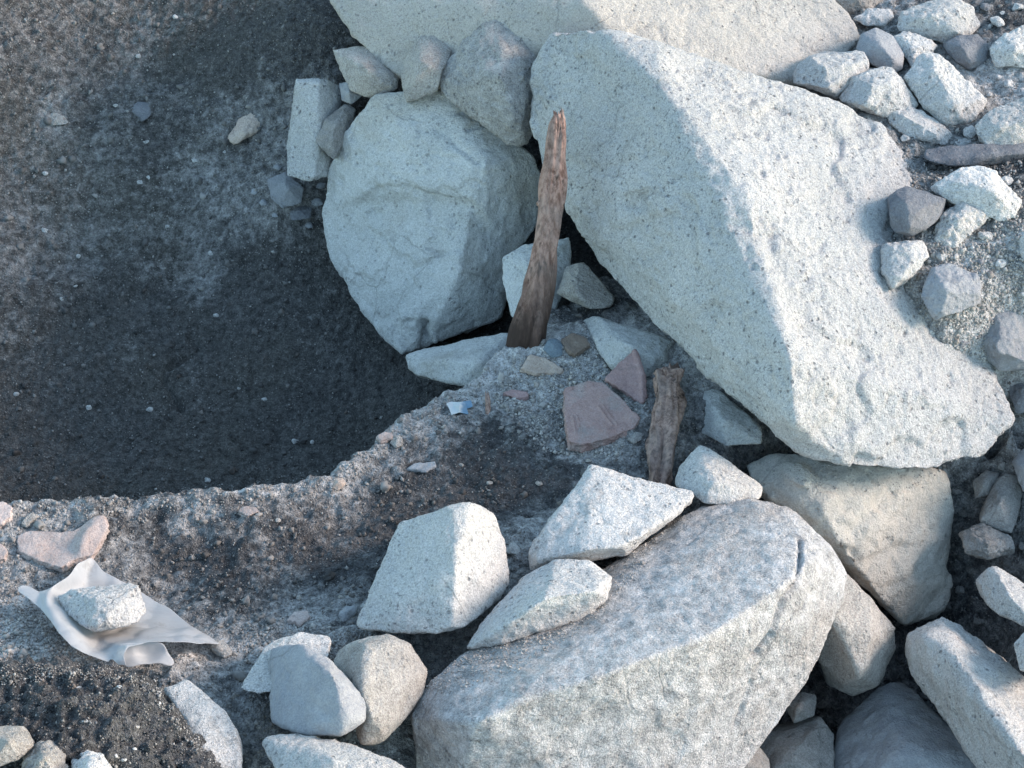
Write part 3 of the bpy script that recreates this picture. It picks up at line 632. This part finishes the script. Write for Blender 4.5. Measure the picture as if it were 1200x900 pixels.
# stones on the pit side and the ledge
rub('brown-red sandy topped stone on the pit slope', 'sherd', [(266, 162), (280, 140), (300, 129), (309, 140), (301, 156), (274, 171)], [(288, 145, 10), (285, 158, 12)], .6, 40, 4, 1.3, lift=12)
rub('pale crumbly clod high on the pit slope', 'beige', [(44, 134), (52, 125), (70, 130), (82, 142), (76, 148), (56, 146)], [(62, 136, 6)], .8, 25, 5, 1.6)
rub('bluish stone sunk flush in the pit slope', 'slate', [(152, 128), (162, 118), (176, 122), (178, 136), (166, 144)], [(165, 130, 5)], .9, 30, 6, lift=8)
rub('small flat triangular white stone beside the white block rock', 'pale', [(590, 646), (600, 632), (616, 648), (604, 652)], [(602, 642, 4)], .9, 18, 2, name='flat_stone')
rub('small grey stone at the foot of the white block rock', 'grey', [(396, 722), (404, 711), (420, 708), (418, 722), (402, 729)], [(408, 716, 8)], .6, 22, 4)
rub('flat pale stone with dark hollow side, between plastic sheet and slate-grey rock', 'beige', [(244, 762), (250, 750), (262, 750), (274, 766), (262, 772)], [(258, 758, 5)], .8, 20, 3)
rub('rounded sandy stone on the pit rim', 'beige', [(456, 520), (462, 510), (470, 511), (472, 522), (464, 526)], [(464, 516, 5)], .6, 18, 5)
rub('reddish lump on the pit rim edge', 'sherd', [(386, 572), (392, 560), (402, 558), (406, 566), (396, 576)], [(397, 565, 5)], .6, 18, 5, 1.4)

from mathutils.bvhtree import BVHTree
_dg = bpy.context.evaluated_depsgraph_get(); _dg.update(); _bv = BVHTree.FromObject(bank, _dg)
def bank_b(px, py):           # depth of the soil bank's surface at a pixel
    h_ = _bv.ray_cast(Vector(CAM) - bank.location, Vector(ray(np.array(float(px)), np.array(float(py)))))
    return gb(px, py) if h_[0] is None else (D0 - (np.array(h_[0] + bank.location) - CAM) @ fwd) * S
# loose small stones that can be picked out on the soil
def pebble(px, py, r, mat, label, group, by=None):
    a0 = random.uniform(0, 6.28)
    out = [(px + r * math.cos(a0 + a) * random.uniform(.8, 1.25), py + r * .72 * math.sin(a0 + a) * random.uniform(.8, 1.2)) for a in np.arange(0, 6.2, .9)]
    rock('pebble', label, 'pebble', mat, lying(out, [(px - r * .2, py - r * .2, r * .8)], .5, 1, by), back=r * 1.4, soft=1, vox=.0014, group=group, chips=9, frac=.14)
for px, py, r in [(162, 65, 5), (164, 213, 6), (175, 208, 4), (53, 203, 4), (53, 269, 5), (247, 297, 5), (170, 166, 5), (228, 188, 4), (263, 178, 4), (196, 265, 4), (135, 123, 4), (72, 350, 4), (88, 334, 4), (346, 517, 5),
                  (243, 563, 5), (104, 478, 5), (19, 462, 4), (176, 480, 5), (253, 370, 4), (205, 20, 4), (30, 22, 4), (92, 300, 4), (310, 468, 3.5), (366, 518, 3.5), (280, 455, 3.5)]:
    pebble(px, py, r, 'pale', 'small pale pebble lying loose on the dark pit soil', 'pale pebbles in the pit')
for px, py, r in [(610, 478, 5), (520, 500, 4), (498, 515, 4), (540, 545, 4), (632, 566, 5), (574, 566, 4), (660, 428, 4), (680, 430, 3.5), (690, 540, 4), (430, 566, 4), (250, 600, 4), (325, 610, 4), (480, 640, 4), (400, 700, 4), (545, 680, 4), (300, 720, 4), (350, 700, 4), (238, 700, 4)]:
    pebble(px, py, r, 'beige', 'small grey pebble lying loose on the sandy ledge', 'pebbles on the ledge')
for px, py, r in [(48, 822, 4), (158, 878, 4), (100, 845, 4), (185, 812, 5), (140, 805, 4), (70, 806, 4), (205, 850, 4), (186, 824, 4), (135, 885, 5), (145, 890, 5), (92, 806, 5), (160, 852, 4)]:
    pebble(px, py, r, 'pale', 'small whitish pebble stuck in the dark soil bank', 'pebbles in the soil bank', bank_b(px, py))
for px, py, r in [(1140, 290, 4), (1128, 322, 4), (1105, 330, 4), (1158, 300, 5), (1165, 330, 4), (1120, 300, 4), (1172, 300, 4), (1160, 112, 4), (1185, 100, 4), (1170, 90, 5), (1095, 352, 4), (1050, 350, 4), (1148, 200, 4), (1070, 170, 4), (1175, 15, 4), (1160, 30, 4)]:
    pebble(px, py, r, 'pale', 'small whitish pebble in the grit between the rubble stones', 'pebbles among the rubble')

def wedge(spots, mat, label, group):
    for px, py, rr in spots:
        a0 = random.uniform(0, 6.28)
        out = [(px + rr * math.cos(a0 + a) * random.uniform(.7, 1.4), py + rr * .75 * math.sin(a0 + a) * random.uniform(.75, 1.3)) for a in np.arange(0, 6.2, 1.05)]
        rock('small_stone', label, ST, mat, lying(out, [(px + random.uniform(-.4, .4) * rr, py - rr * .2, rr * .7)], .6, 4), back=rr * 1.8, soft=1, chips=12, frac=.08, group=group)
wedge([(1182, 97, 8), (1166, 138, 7), (1124, 183, 7), (1060, 162, 6), (1180, 212, 8), (1104, 300, 8), (1156, 276, 9), (1178, 250, 7), (1166, 346, 7), (1092, 388, 7), (1172, 308, 8), (1170, 25, 9), (1192, 8, 8), (1200, 345, 8)], 'pale',
      'small angular whitish stone wedged in grit between the rubble', 'small stones wedged in the rubble')
wedge([(1070, 300, 6), (1128, 402, 8), (1185, 150, 7), (1150, 306, 6), (1122, 345, 6), (1160, 408, 7), (1100, 190, 6), (1155, 8, 7)], 'slate',
      'small angular dark grey stone wedged in grit between the rubble', 'small stones wedged in the rubble')
wedge([(326, 196, 6), (309, 238, 6), (372, 236, 8), (376, 218, 6), (362, 264, 6), (298, 224, 5), (322, 252, 5)], 'grey',
      'small blue-grey stone in sand around the foot of the upright block', 'small stones by the upright block')
wedge([(1130, 600, 8), (1126, 690, 9), (1150, 728, 9), (1138, 668, 7), (1050, 812, 8), (962, 826, 8), (1160, 760, 8), (1120, 575, 7), (1175, 545, 8), (1180, 660, 8), (1085, 815, 8), (1200, 640, 9)], 'dim',
      'small earthy stone in the dark gap between the lower rocks', 'small stones in the dark gap')
# ------------------------------------------------------------------ tile and pottery fragments: plates with real thickness
def plate(name, label, mat, outline, thick=.014, cat='tile fragment', ridges=(), bend=0., parent=None, soft=2, vox=.0016):
    a = np.array(outline, float); fr = Pb(a[:, 0], a[:, 1], a[:, 2])
    c = fr.mean(0); u, s_, vt = np.linalg.svd(fr - c); nrm = vt[2]
    if nrm @ (CAM - c) < 0: nrm = -nrm
    fr = fr - np.outer((fr - c) @ nrm, nrm) * .6
    bm = bmesh.new()
    top = [bm.verts.new(p) for p in fr]; bot = [bm.verts.new(p - nrm * thick + (p - c) * .02) for p in fr]
    n = len(top); bm.faces.new(top); bm.faces.new(bot[::-1])
    for i in range(n): bm.faces.new([top[i], bot[i], bot[(i + 1) % n], top[(i + 1) % n]])
    bmesh.ops.recalc_face_normals(bm, faces=bm.faces)
    v, ed, f = remeshed(bm, vox); v = relax(v, ed, soft); n = normals(v, f)
    q = v + len(ROCKS) * 3.1
    side = 1 - np.abs(n @ nrm)
    v = v + n * (fbm(q * 30, 3) * .0016 + noise(q * 120) * .0006 + side * (fbm(q * 75, 3, .6) * .0035 - np.abs(noise(q * 40)) * .003))[:, None]
    x, y = project(v); facing = (n @ nrm) > .3
    for poly, h, wd in ridges:
        v = v + n * (np.exp(-(seg_dist(x, y, poly) / wd) ** 2) * facing * h)[:, None]
    if bend:
        e = vt[1]; v = v + np.outer(((v - c) @ e) ** 2 * bend, nrm)
    o = link_mesh(name, v, f, M[mat]); mark(o, label, cat); ROCKS.append(o); return o
def on(outline, tilt, lift=8, by=None):
    return lying(outline, [], tilt, lift, by)
plate('tile_fragment', 'large dull-red roof tile fragment with scratched lines, lying on sand', 'brick',
      on([(661, 455), (690, 446), (707, 447), (732, 470), (750, 491), (742, 502), (712, 514), (686, 520), (668, 518), (662, 492)], .92, 24), .024, vox=.0011, ridges=[
          ([(671, 488), (675, 509)], .0026, 1.1), ([(676, 488), (680, 508)], .0026, 1.1), ([(701, 476), (718, 500)], .0026, 1.1), ([(706, 475), (723, 499)], .0026, 1.1),
          ([(664, 508), (690, 509), (715, 503), (744, 489)], .004, 5), ([(678, 500), (700, 494)], .002, 3)])
plate('tile_fragment', 'plum-grey curved tile fragment with raised rim, leaning on a wedge stone', 'plum',
      [(709, 443, 40), (725, 425, 34), (742, 411, 28), (748, 413, 29), (757, 440, 40), (758, 465, 50), (752, 473, 55), (730, 458, 48)], .013, ridges=[([(744, 412), (752, 438), (753, 470)], .005, 3)])
plate('pottery_sherd', 'tan pointed pottery sherd lying on sand near the foot of the stake', 'sherd', on([(609, 432), (621, 415), (640, 419), (661, 433), (655, 437), (632, 438)], .7, 6), .012, 'pottery sherd')
plate('pottery_sherd', 'brown square sherd lying by the foot of the stake', 'ochre', on([(656, 397), (672, 389), (688, 396), (691, 404), (674, 417), (662, 408)], .7, 8), .012, 'pottery sherd')
plate('pottery_sherd', 'small dark plum sherd half sunk in sand, above the dark soil patch', 'plum', on([(589, 460), (600, 456), (618, 459), (620, 465), (606, 467)], .8, 5), .012, 'pottery sherd')
plate('pottery_sherd', 'flat light grey sherd embedded in dark soil of the ledge', 'grey', on([(476, 549), (486, 542), (510, 540), (512, 546), (500, 552)], 1.1, 4), .008, 'pottery sherd')
plate('pottery_sherd', 'pinkish sherd chip on the very edge of the pit rim', 'paletile', on([(442, 511), (450, 505), (460, 506), (459, 513), (446, 517)], .8, 6), .010, 'pottery sherd')
plate('pottery_sherd', 'small orange-pink chip in sand above the pale speckled rock', 'paletile', on([(336, 726), (344, 716), (360, 715), (365, 722), (352, 731)], .9, 5), .010, 'pottery sherd')
plate('pottery_sherd', 'small pink chip lying on the sandy rim strip', 'paletile', on([(278, 599), (284, 593), (300, 593), (304, 599), (290, 605)], .9, 5), .010, 'pottery sherd')
plate('tile_fragment', 'pale pink curved tile fragment with upturned end, touching the plastic sheet', 'paletile',
      on([(19, 627), (34, 621), (62, 623), (86, 622), (103, 613), (118, 609), (127, 617), (116, 638), (108, 650), (86, 656), (72, 665), (48, 658), (21, 646)], .95, 14), .014,
      ridges=[([(95, 640), (112, 615), (122, 612)], .010, 9), ([(60, 640), (84, 640)], -.006, 10)], soft=3)
plate('tile_fragment', 'pinkish tile corner on the pit rim beyond the pale pink tile fragment', 'paletile', on([(-20, 590), (4, 588), (15, 594), (12, 606), (-4, 616), (-20, 615)], .9, 10), .015)
plate('tile_fragment', 'narrow grey tile chip on edge next to the pinkish tile corner', 'beige', on([(24, 613), (36, 600), (45, 602), (40, 609), (30, 617)], .7, 8), .010)
plate('tile_fragment', 'little orange-pink tile edge below the pale pink tile fragment', 'paletile', on([(-20, 640), (0, 637), (9, 645), (6, 655), (-20, 660)], .8, 8), .012)
plate('pottery_sherd', 'tiny brown chip between the sand-covered lump and the whitish rock top', 'sherd', on([(66, 899), (70, 890), (80, 896), (80, 903), (70, 905)], .7, 20, 595), .010, 'pottery sherd')
rub('small blue pebble between the stake and the brown square sherd', 'bluestone', [(636, 410), (642, 398), (652, 395), (660, 404), (659, 417), (646, 420)], [(648, 405, 9)], .5, 24, 5, .7, name='pebble')
rub('greenish flat pebble under the edge of the large dull-red tile', 'dim', [(734, 515), (744, 506), (756, 507), (752, 516), (742, 521)], [(744, 512, 4)], .7, 15, 5, name='pebble')

# ------------------------------------------------------------------ wood
def wood(name, label, path, mat, seed, rough=1.):
    """path: (px, py, b, half width px, half depth px)"""
    p = np.array(path, float); t = np.linspace(0, 1, len(p)); tt = np.linspace(0, 1, 150)
    q = np.stack([np.interp(tt, t, p[:, k]) for k in range(5)], 1)
    for k in range(5): q[:, k] = np.convolve(np.pad(q[:, k], 5, 'edge'), np.ones(11) / 11, 'valid')
    c = Pb(q[:, 0], q[:, 1], q[:, 2]); ax = np.gradient(c, axis=0); ax /= np.linalg.norm(ax, axis=1)[:, None]
    vw = -fwd; sx = np.cross(ax, vw); sx /= np.linalg.norm(sx, axis=1)[:, None]; sz = np.cross(sx, ax)
    n = 56; th = np.arange(n) / n * 2 * math.pi
    V = []
    for i in range(len(q)):
        cs, sn = np.cos(th), np.sin(th)
        rr = 1 / (np.abs(cs) ** 2.6 + np.abs(sn) ** 2.6) ** (1 / 2.6)
        g = np.stack([cs * 1.4 + seed, sn * 1.4, np.full(n, tt[i] * 4.5)], 1)
        g2 = np.stack([cs * 6 + seed, sn * 6, np.full(n, tt[i] * 4.)], 1)
        rr = rr * (1 + rough * (.34 * noise(g) + .22 * noise(g2) - .16 * np.abs(noise(g2 * 1.9))))
        V.append(c[i] + (sx[i] * (cs * rr)[:, None] * q[i, 3] - sz[i] * (sn * rr)[:, None] * q[i, 4]) / S)
    # splintered ends
    for i, s in ((0, -1), (len(q) - 1, 1)):
        j = noise(np.stack([np.cos(th) * 3 + seed * 2, np.sin(th) * 3, th * 0], 1))
        V[i] = V[i] + s * ax[i] * (j * .022 * rough)[:, None]
    V.append(c[0][None] - ax[0] * -.004); V.append(c[-1][None] - ax[-1] * .004)
    V = np.vstack(V); F = []
    m = len(q)
    for i in range(m - 1):
        for j in range(n): F.append((i * n + j, i * n + (j + 1) % n, (i + 1) * n + (j + 1) % n, (i + 1) * n + j))
    for j in range(n):
        F.append((m * n, (j + 1) % n, j)); F.append((m * n + 1, (m - 1) * n + j, (m - 1) * n + (j + 1) % n))
    base = c[np.argmin(c[:, 2])]
    o = link_mesh(name, V, F, M[mat], origin=base); mark(o, label, 'wood')
    ROCKS.append(o); return o
stake = wood('wooden_stake', 'tall brown weathered wooden stake standing in sand, leaning against the huge boulder',
     [(654, 133, -8, 4, 5), (655, 142, -8, 9, 9), (654, 160, -8, 11, 11), (651, 185, -10, 11, 11), (647, 215, -12, 14, 12), (644, 245, -15, 13, 12), (641, 275, -18, 14, 13), (636, 305, -22, 15, 14), (631, 335, -28, 16.5, 14), (625, 365, -34, 18.5, 15), (619, 395, -40, 20, 15), (613, 425, -55, 19, 14), (607, 455, -80, 16, 12)], 'wood', 3.3)
v, e, f = None, None, None
def knot(px, py, b, r):
    bm = bmesh.new(); bmesh.ops.create_icosphere(bm, subdivisions=3, radius=r / S)
    o0 = Pb(px, py, b)
    vv = np.array([x.co for x in bm.verts]); ff = [[x.index for x in fc.verts] for fc in bm.faces]; bm.free()
    vv = vv * (1 + .3 * noise(vv * 90 + px))[:, None] * [1.1, 1, .9] + o0
    o = link_mesh('knot', vv, ff, M['wood2'], parent=stake)
sp = wood('splinter', None, [(659, 131, -6, 1.2, 1.2), (660, 140, -5, 2.4, 2), (659, 160, -4, 3, 2.4), (657, 185, -4, 2, 2)], 'wood2', 6.2)
del sp['category']; sp.parent = stake; sp.location = sp.location - stake.location
knot(633, 239, -9, 4.2); knot(646, 162, -3, 3.5)
wood('split_wood', 'short split piece of dry wood standing upright beside the dull-red tile', [(780, 436, 40, 13, 10), (781, 442, 44, 15, 11), (781, 460, 58, 16, 12), (780, 490, 80, 17, 13), (777, 520, 100, 16, 13), (774, 545, 118, 14, 12), (771, 562, 128, 12, 10), (769, 585, 140, 9, 8)], 'wood2', 9.1, 1.7)
wood('twig', 'thin brown sliver of wood stuck upright in sand, right of the printed litter', [(571, 462, 30, 2, 2), (572, 470, 34, 3, 2.5), (572, 480, 38, 3, 2.5), (571, 490, 42, 2, 2)], 'wood2', 5.1)

# ------------------------------------------------------------------ plastic sheet and litter
def patch(name, outline, inner, mat, thick, parent=None, levels=2, wob=.003, crisp=False):
    pts = outline + inner
    xy = [Vector((p[0], -p[1])) for p in pts]; n = len(outline)
    r = geometry.delaunay_2d_cdt(xy, [], [list(range(n))[::-1]], 1, 1e-4)
    V = []; 
    for k, co in enumerate(r[0]):
        V.append(Pb(co.x, -co.y, pts[r[3][k][0]][2]))
    me = bpy.data.meshes.new('t'); me.from_pydata([tuple(p) for p in V], [], [list(f) for f in r[2]]); me.update()
    o = bpy.data.objects.new('t', me); COL.objects.link(o)
    s1 = o.modifiers.new('a', 'SUBSURF'); s1.subdivision_type = 'SIMPLE'; s1.levels = 1
    sm = o.modifiers.new('b', 'SMOOTH'); sm.iterations = 2; sm.factor = .3
    s2 = o.modifiers.new('c', 'SUBSURF'); s2.levels = levels
    if crisp: sm.factor = 0.; s2.subdivision_type = 'SIMPLE'
    so_ = o.modifiers.new('d', 'SOLIDIFY'); so_.thickness = thick; so_.offset = 0
    dg = bpy.context.evaluated_depsgraph_get(); dg.update()
    e = o.evaluated_get(dg).to_mesh()
    vv = np.array([v.co for v in e.vertices]); ff = [list(p.vertices) for p in e.polygons]
    bpy.data.objects.remove(o); bpy.data.meshes.remove(me)
    vv[:, 2] += noise(vv * 22) * wob * .4 + (np.abs(noise(vv * np.array([9., 17., 9.]) + 4)) - .25) * wob * 2.2 + (np.abs(noise(vv * np.array([30., 14., 20.]))) - .25) * wob
    return link_mesh(name, vv, ff, M[mat], parent=parent)
def g_(x, y, h): return (x, y, gb(x, y) + h)
sh_out = [g_(104, 650, 14), g_(112, 655, 12), g_(120, 668, 10), g_(138, 678, 10), g_(160, 689, 10), g_(192, 709, 10), g_(225, 731, 9), g_(248, 746, 8), g_(266, 757, 4), (240, 754, 386), (214, 753, 396), (190, 753, 404), (168, 754, 412), (152, 760, 422), (146, 770, 426), (150, 783, 424), (128, 777, 424), (104, 769, 422), (84, 759, 416), (70, 745, 402), (62, 733, 384), (48, 716, 350), (30, 700, 330), (19, 690, 318), (24, 684, 314), (34, 685, 314), (46, 693, 320), (60, 688, 318), (80, 672, 298)]
sh_in = [g_(100, 680, 8), g_(130, 700, 8), g_(80, 700, 8), g_(110, 720, 8), g_(160, 715, 8), g_(190, 733, 10), g_(150, 738, 14), g_(110, 745, 16), (56, 706, 352), (74, 728, 384), (90, 745, 402)]
sheet = patch('plastic_sheet', sh_out, sh_in, 'sheet', .0005, wob=.0045, levels=3)
mark(sheet, 'crumpled milky translucent plastic sheet weighted down by a granite stone', 'plastic sheet')
patch('folded_flap', [(138, 755, 404), (160, 752, 404), (192, 751, 398), (198, 765, 396), (206, 778, 397), (200, 783, 401), (186, 777, 404), (166, 779, 408), (152, 784, 410), (142, 780, 408), (136, 770, 408)], [(172, 768, 394), (155, 768, 404)], 'sheet', .0005, parent=sheet)
rock('stone', 'coarse speckled granite stone lying on the plastic sheet', ST, 'pale',
     [(66, 700, 334), (80, 690, 330), (112, 686, 328), (148, 684, 328), (163, 685, 330), (165, 695, 338), (174, 716, 352), (172, 725, 362), (140, 735, 378), (110, 741, 384), (92, 732, 374), (76, 716, 352), (110, 700, 372), (140, 705, 374), (115, 730, 394)], back=45, soft=4, amp=1.3)
lit = patch('litter', [(523, 473, 36), (529, 470, 33), (540, 472, 38), (552, 469, 33), (554, 477, 42), (547, 479, 40), (549, 485, 47), (538, 483, 48), (529, 486, 48), (526, 479, 40)], [(538, 477, 46), (531, 475, 36), (546, 474, 38)], 'litter', .0012, wob=.004, levels=3, crisp=True)
mark(lit, 'small crumpled white and blue printed plastic scrap on the pit rim', 'litter')

# ------------------------------------------------------------------ grit: uncountable grains
N = 120000
px = rng.uniform(-40, 1240, N); py = rng.uniform(-40, 940, N)
hit, _ = ghit(px, py)
sv = gz(hit[:, 0], hit[:, 1], sand.reshape(gx.shape))
keep = rng.uniform(0, 1, N) < .22 + .9 * sv
hit = hit[keep]; sv = sv[keep]; N = len(hit)
rad = .00125 * np.exp(rng.normal(0, .42, N)); rad = np.minimum(rad, .0055)
def more(poly, n, size, tone):
    global hit, sv, rad, N
    a = np.array(poly, float); lo, hi = a.min(0), a.max(0); q = rng.uniform(lo, hi, (n * 2, 2)); q = q[inside(q[:, 0], q[:, 1], a)][:n]
    hh, _ = ghit(q[:, 0], q[:, 1])
    hit = np.vstack([hit, hh]); sv = np.append(sv, rng.normal(tone, .25, len(hh))); rad = np.append(rad, np.minimum(size * np.exp(rng.normal(0, .45, len(hh))), .006)); N = len(hit)
more([(-20, 690), (60, 720), (150, 785), (0, 800)], 2500, .0016, .9)
more([(0, 588), (290, 566), (400, 545), (470, 488), (560, 445), (575, 470), (480, 510), (410, 570), (300, 590), (0, 612)], 3800, .0015, .6)
more([(600, 420), (700, 400), (760, 470), (720, 540), (640, 530), (580, 470)], 4500, .0016, .9)
more([(1030, 170), (1200, 160), (1200, 440), (1080, 400), (1040, 290)], 5000, .0020, .8)
more([(280, 730), (500, 740), (640, 700), (560, 770), (480, 800), (300, 860)], 4500, .0016, .9)
dgr = bpy.context.evaluated_depsgraph_get(); dgr.update()
def inpoly(poly, n):
    a = np.array(poly, float); lo, hi = a.min(0), a.max(0); q = rng.uniform(lo, hi, (n, 2))
    return q[inside(q[:, 0], q[:, 1], a)]
extra = []; etone = []
for lab, poly, n in (('long flat-topped', [(540, 770), (590, 752), (650, 738), (714, 700), (722, 676), (735, 650), (772, 600), (818, 578), (812, 600), (775, 630), (750, 668), (722, 700), (690, 735), (600, 768), (530, 800)], 5200),
                     ('long flat-topped', [(490, 800), (545, 765), (640, 742), (680, 740), (600, 790), (520, 815)], 1200),
                     ('', [(-20, 780), (35, 778), (150, 780), (178, 792), (196, 814), (222, 850), (250, 884), (258, 905), (236, 890), (205, 852), (176, 815), (150, 798), (80, 797), (-20, 806)], 3200),
                     ('', [(-20, 790), (150, 786), (190, 815), (256, 925), (-20, 925)], 2600),
                     ('cream yellowish', [(870, 540), (1110, 550), (1100, 575), (1000, 570), (960, 580), (880, 560)], 250)):
    ob = bank if not lab else next(o_ for o_ in ROCKS if o_.get('label', '').startswith(lab)); bv = BVHTree.FromObject(ob, dgr)
    loc = np.array(ob.location)
    for x_, y_ in inpoly(poly, n * 2)[:n]:
        d_ = ray(np.array(x_), np.array(y_)); h_ = bv.ray_cast(Vector(CAM - loc), Vector(d_))
        if h_[0] is not None and h_[1].z > .1: extra.append(np.array(h_[0]) + loc); etone.append((.45 if n == 3200 else -.25) if not lab else 1.1)
extra = np.array(extra); hit = np.vstack([hit, extra]); sv = np.append(sv, np.array(etone)); rad = np.append(rad, .00125 * np.exp(rng.normal(0, .4, len(extra)))); N = len(hit)
octa = np.array([(1, 0, 0), (0, 1, 0), (-1, 0, 0), (0, -1, 0), (0, 0, 1), (0, 0, -1)], float)
of = np.array([(0, 1, 4), (1, 2, 4), (2, 3, 4), (3, 0, 4), (1, 0, 5), (2, 1, 5), (3, 2, 5), (0, 3, 5)])
A = rng.normal(size=(N, 3, 3)); Q, _ = np.linalg.qr(A)
sc = rng.uniform(.65, 1.3, (N, 6, 1))
V = np.einsum('nij,kj->nki', Q, octa) * sc * rad[:, None, None] + hit[:, None, :] + np.array([0, 0, 1])[None, None] * (rad * .4)[:, None, None]
F = (of[None] + (np.arange(N) * 6)[:, None, None]).reshape(-1, 3)
grit = link_mesh('gravel', V.reshape(-1, 3), F, M['grain'], smooth=False, origin=np.zeros(3))
at = grit.data.attributes.new('shade', 'FLOAT', 'POINT')
at.data.foreach_set('value', np.repeat(np.clip(rng.beta(1.2, 1.8, N) * .75 + sv * .45, 0, 1), 6).astype(np.float32))
mark(grit, 'loose grey grit scattered over soil and sand', 'gravel', kind='stuff')

# ------------------------------------------------------------------ crumbs of earth and small clods
bm = bmesh.new(); bmesh.ops.create_icosphere(bm, subdivisions=2, radius=1.0)
iv = np.array([v_.co for v_ in bm.verts]); jf = np.array([[v_.index for v_ in f_.verts] for f_ in bm.faces]); bm.free()
n_c = 5200
px = rng.uniform(-20, 1220, n_c); py = rng.uniform(-20, 920, n_c); ch, _ = ghit(px, py)
csv = gz(ch[:, 0], ch[:, 1], sand.reshape(gx.shape))
cr = np.minimum(.0026 * np.exp(rng.normal(0, .5, n_c)), .0085)
lump = 1 + .95 * noise((iv[None] * 1.6 + rng.uniform(-50, 50, (n_c, 1, 3))).reshape(-1, 3)).reshape(n_c, -1, 1)
A = rng.normal(size=(n_c, 3, 3)); Q, _ = np.linalg.qr(A)
V = np.einsum('nij,nkj->nki', Q, iv[None] * lump * rng.uniform(.5, 1.25, (n_c, 1, 3))) * cr[:, None, None] + ch[:, None, :] + np.array([0, 0, .25])[None, None] * cr[:, None, None]
F = (jf[None] + (np.arange(n_c) * len(iv))[:, None, None]).reshape(-1, 3)
crumbs = link_mesh('soil_crumbs', V.reshape(-1, 3), F, M['grain'], origin=np.zeros(3))
at = crumbs.data.attributes.new('shade', 'FLOAT', 'POINT')
at.data.foreach_set('value', np.repeat(np.clip(csv * .7 + rng.normal(.06, .12, n_c), .01, 1), len(iv)).astype(np.float32))
mark(crumbs, 'small earth crumbs and clods lying over the soil', 'soil', kind='stuff')
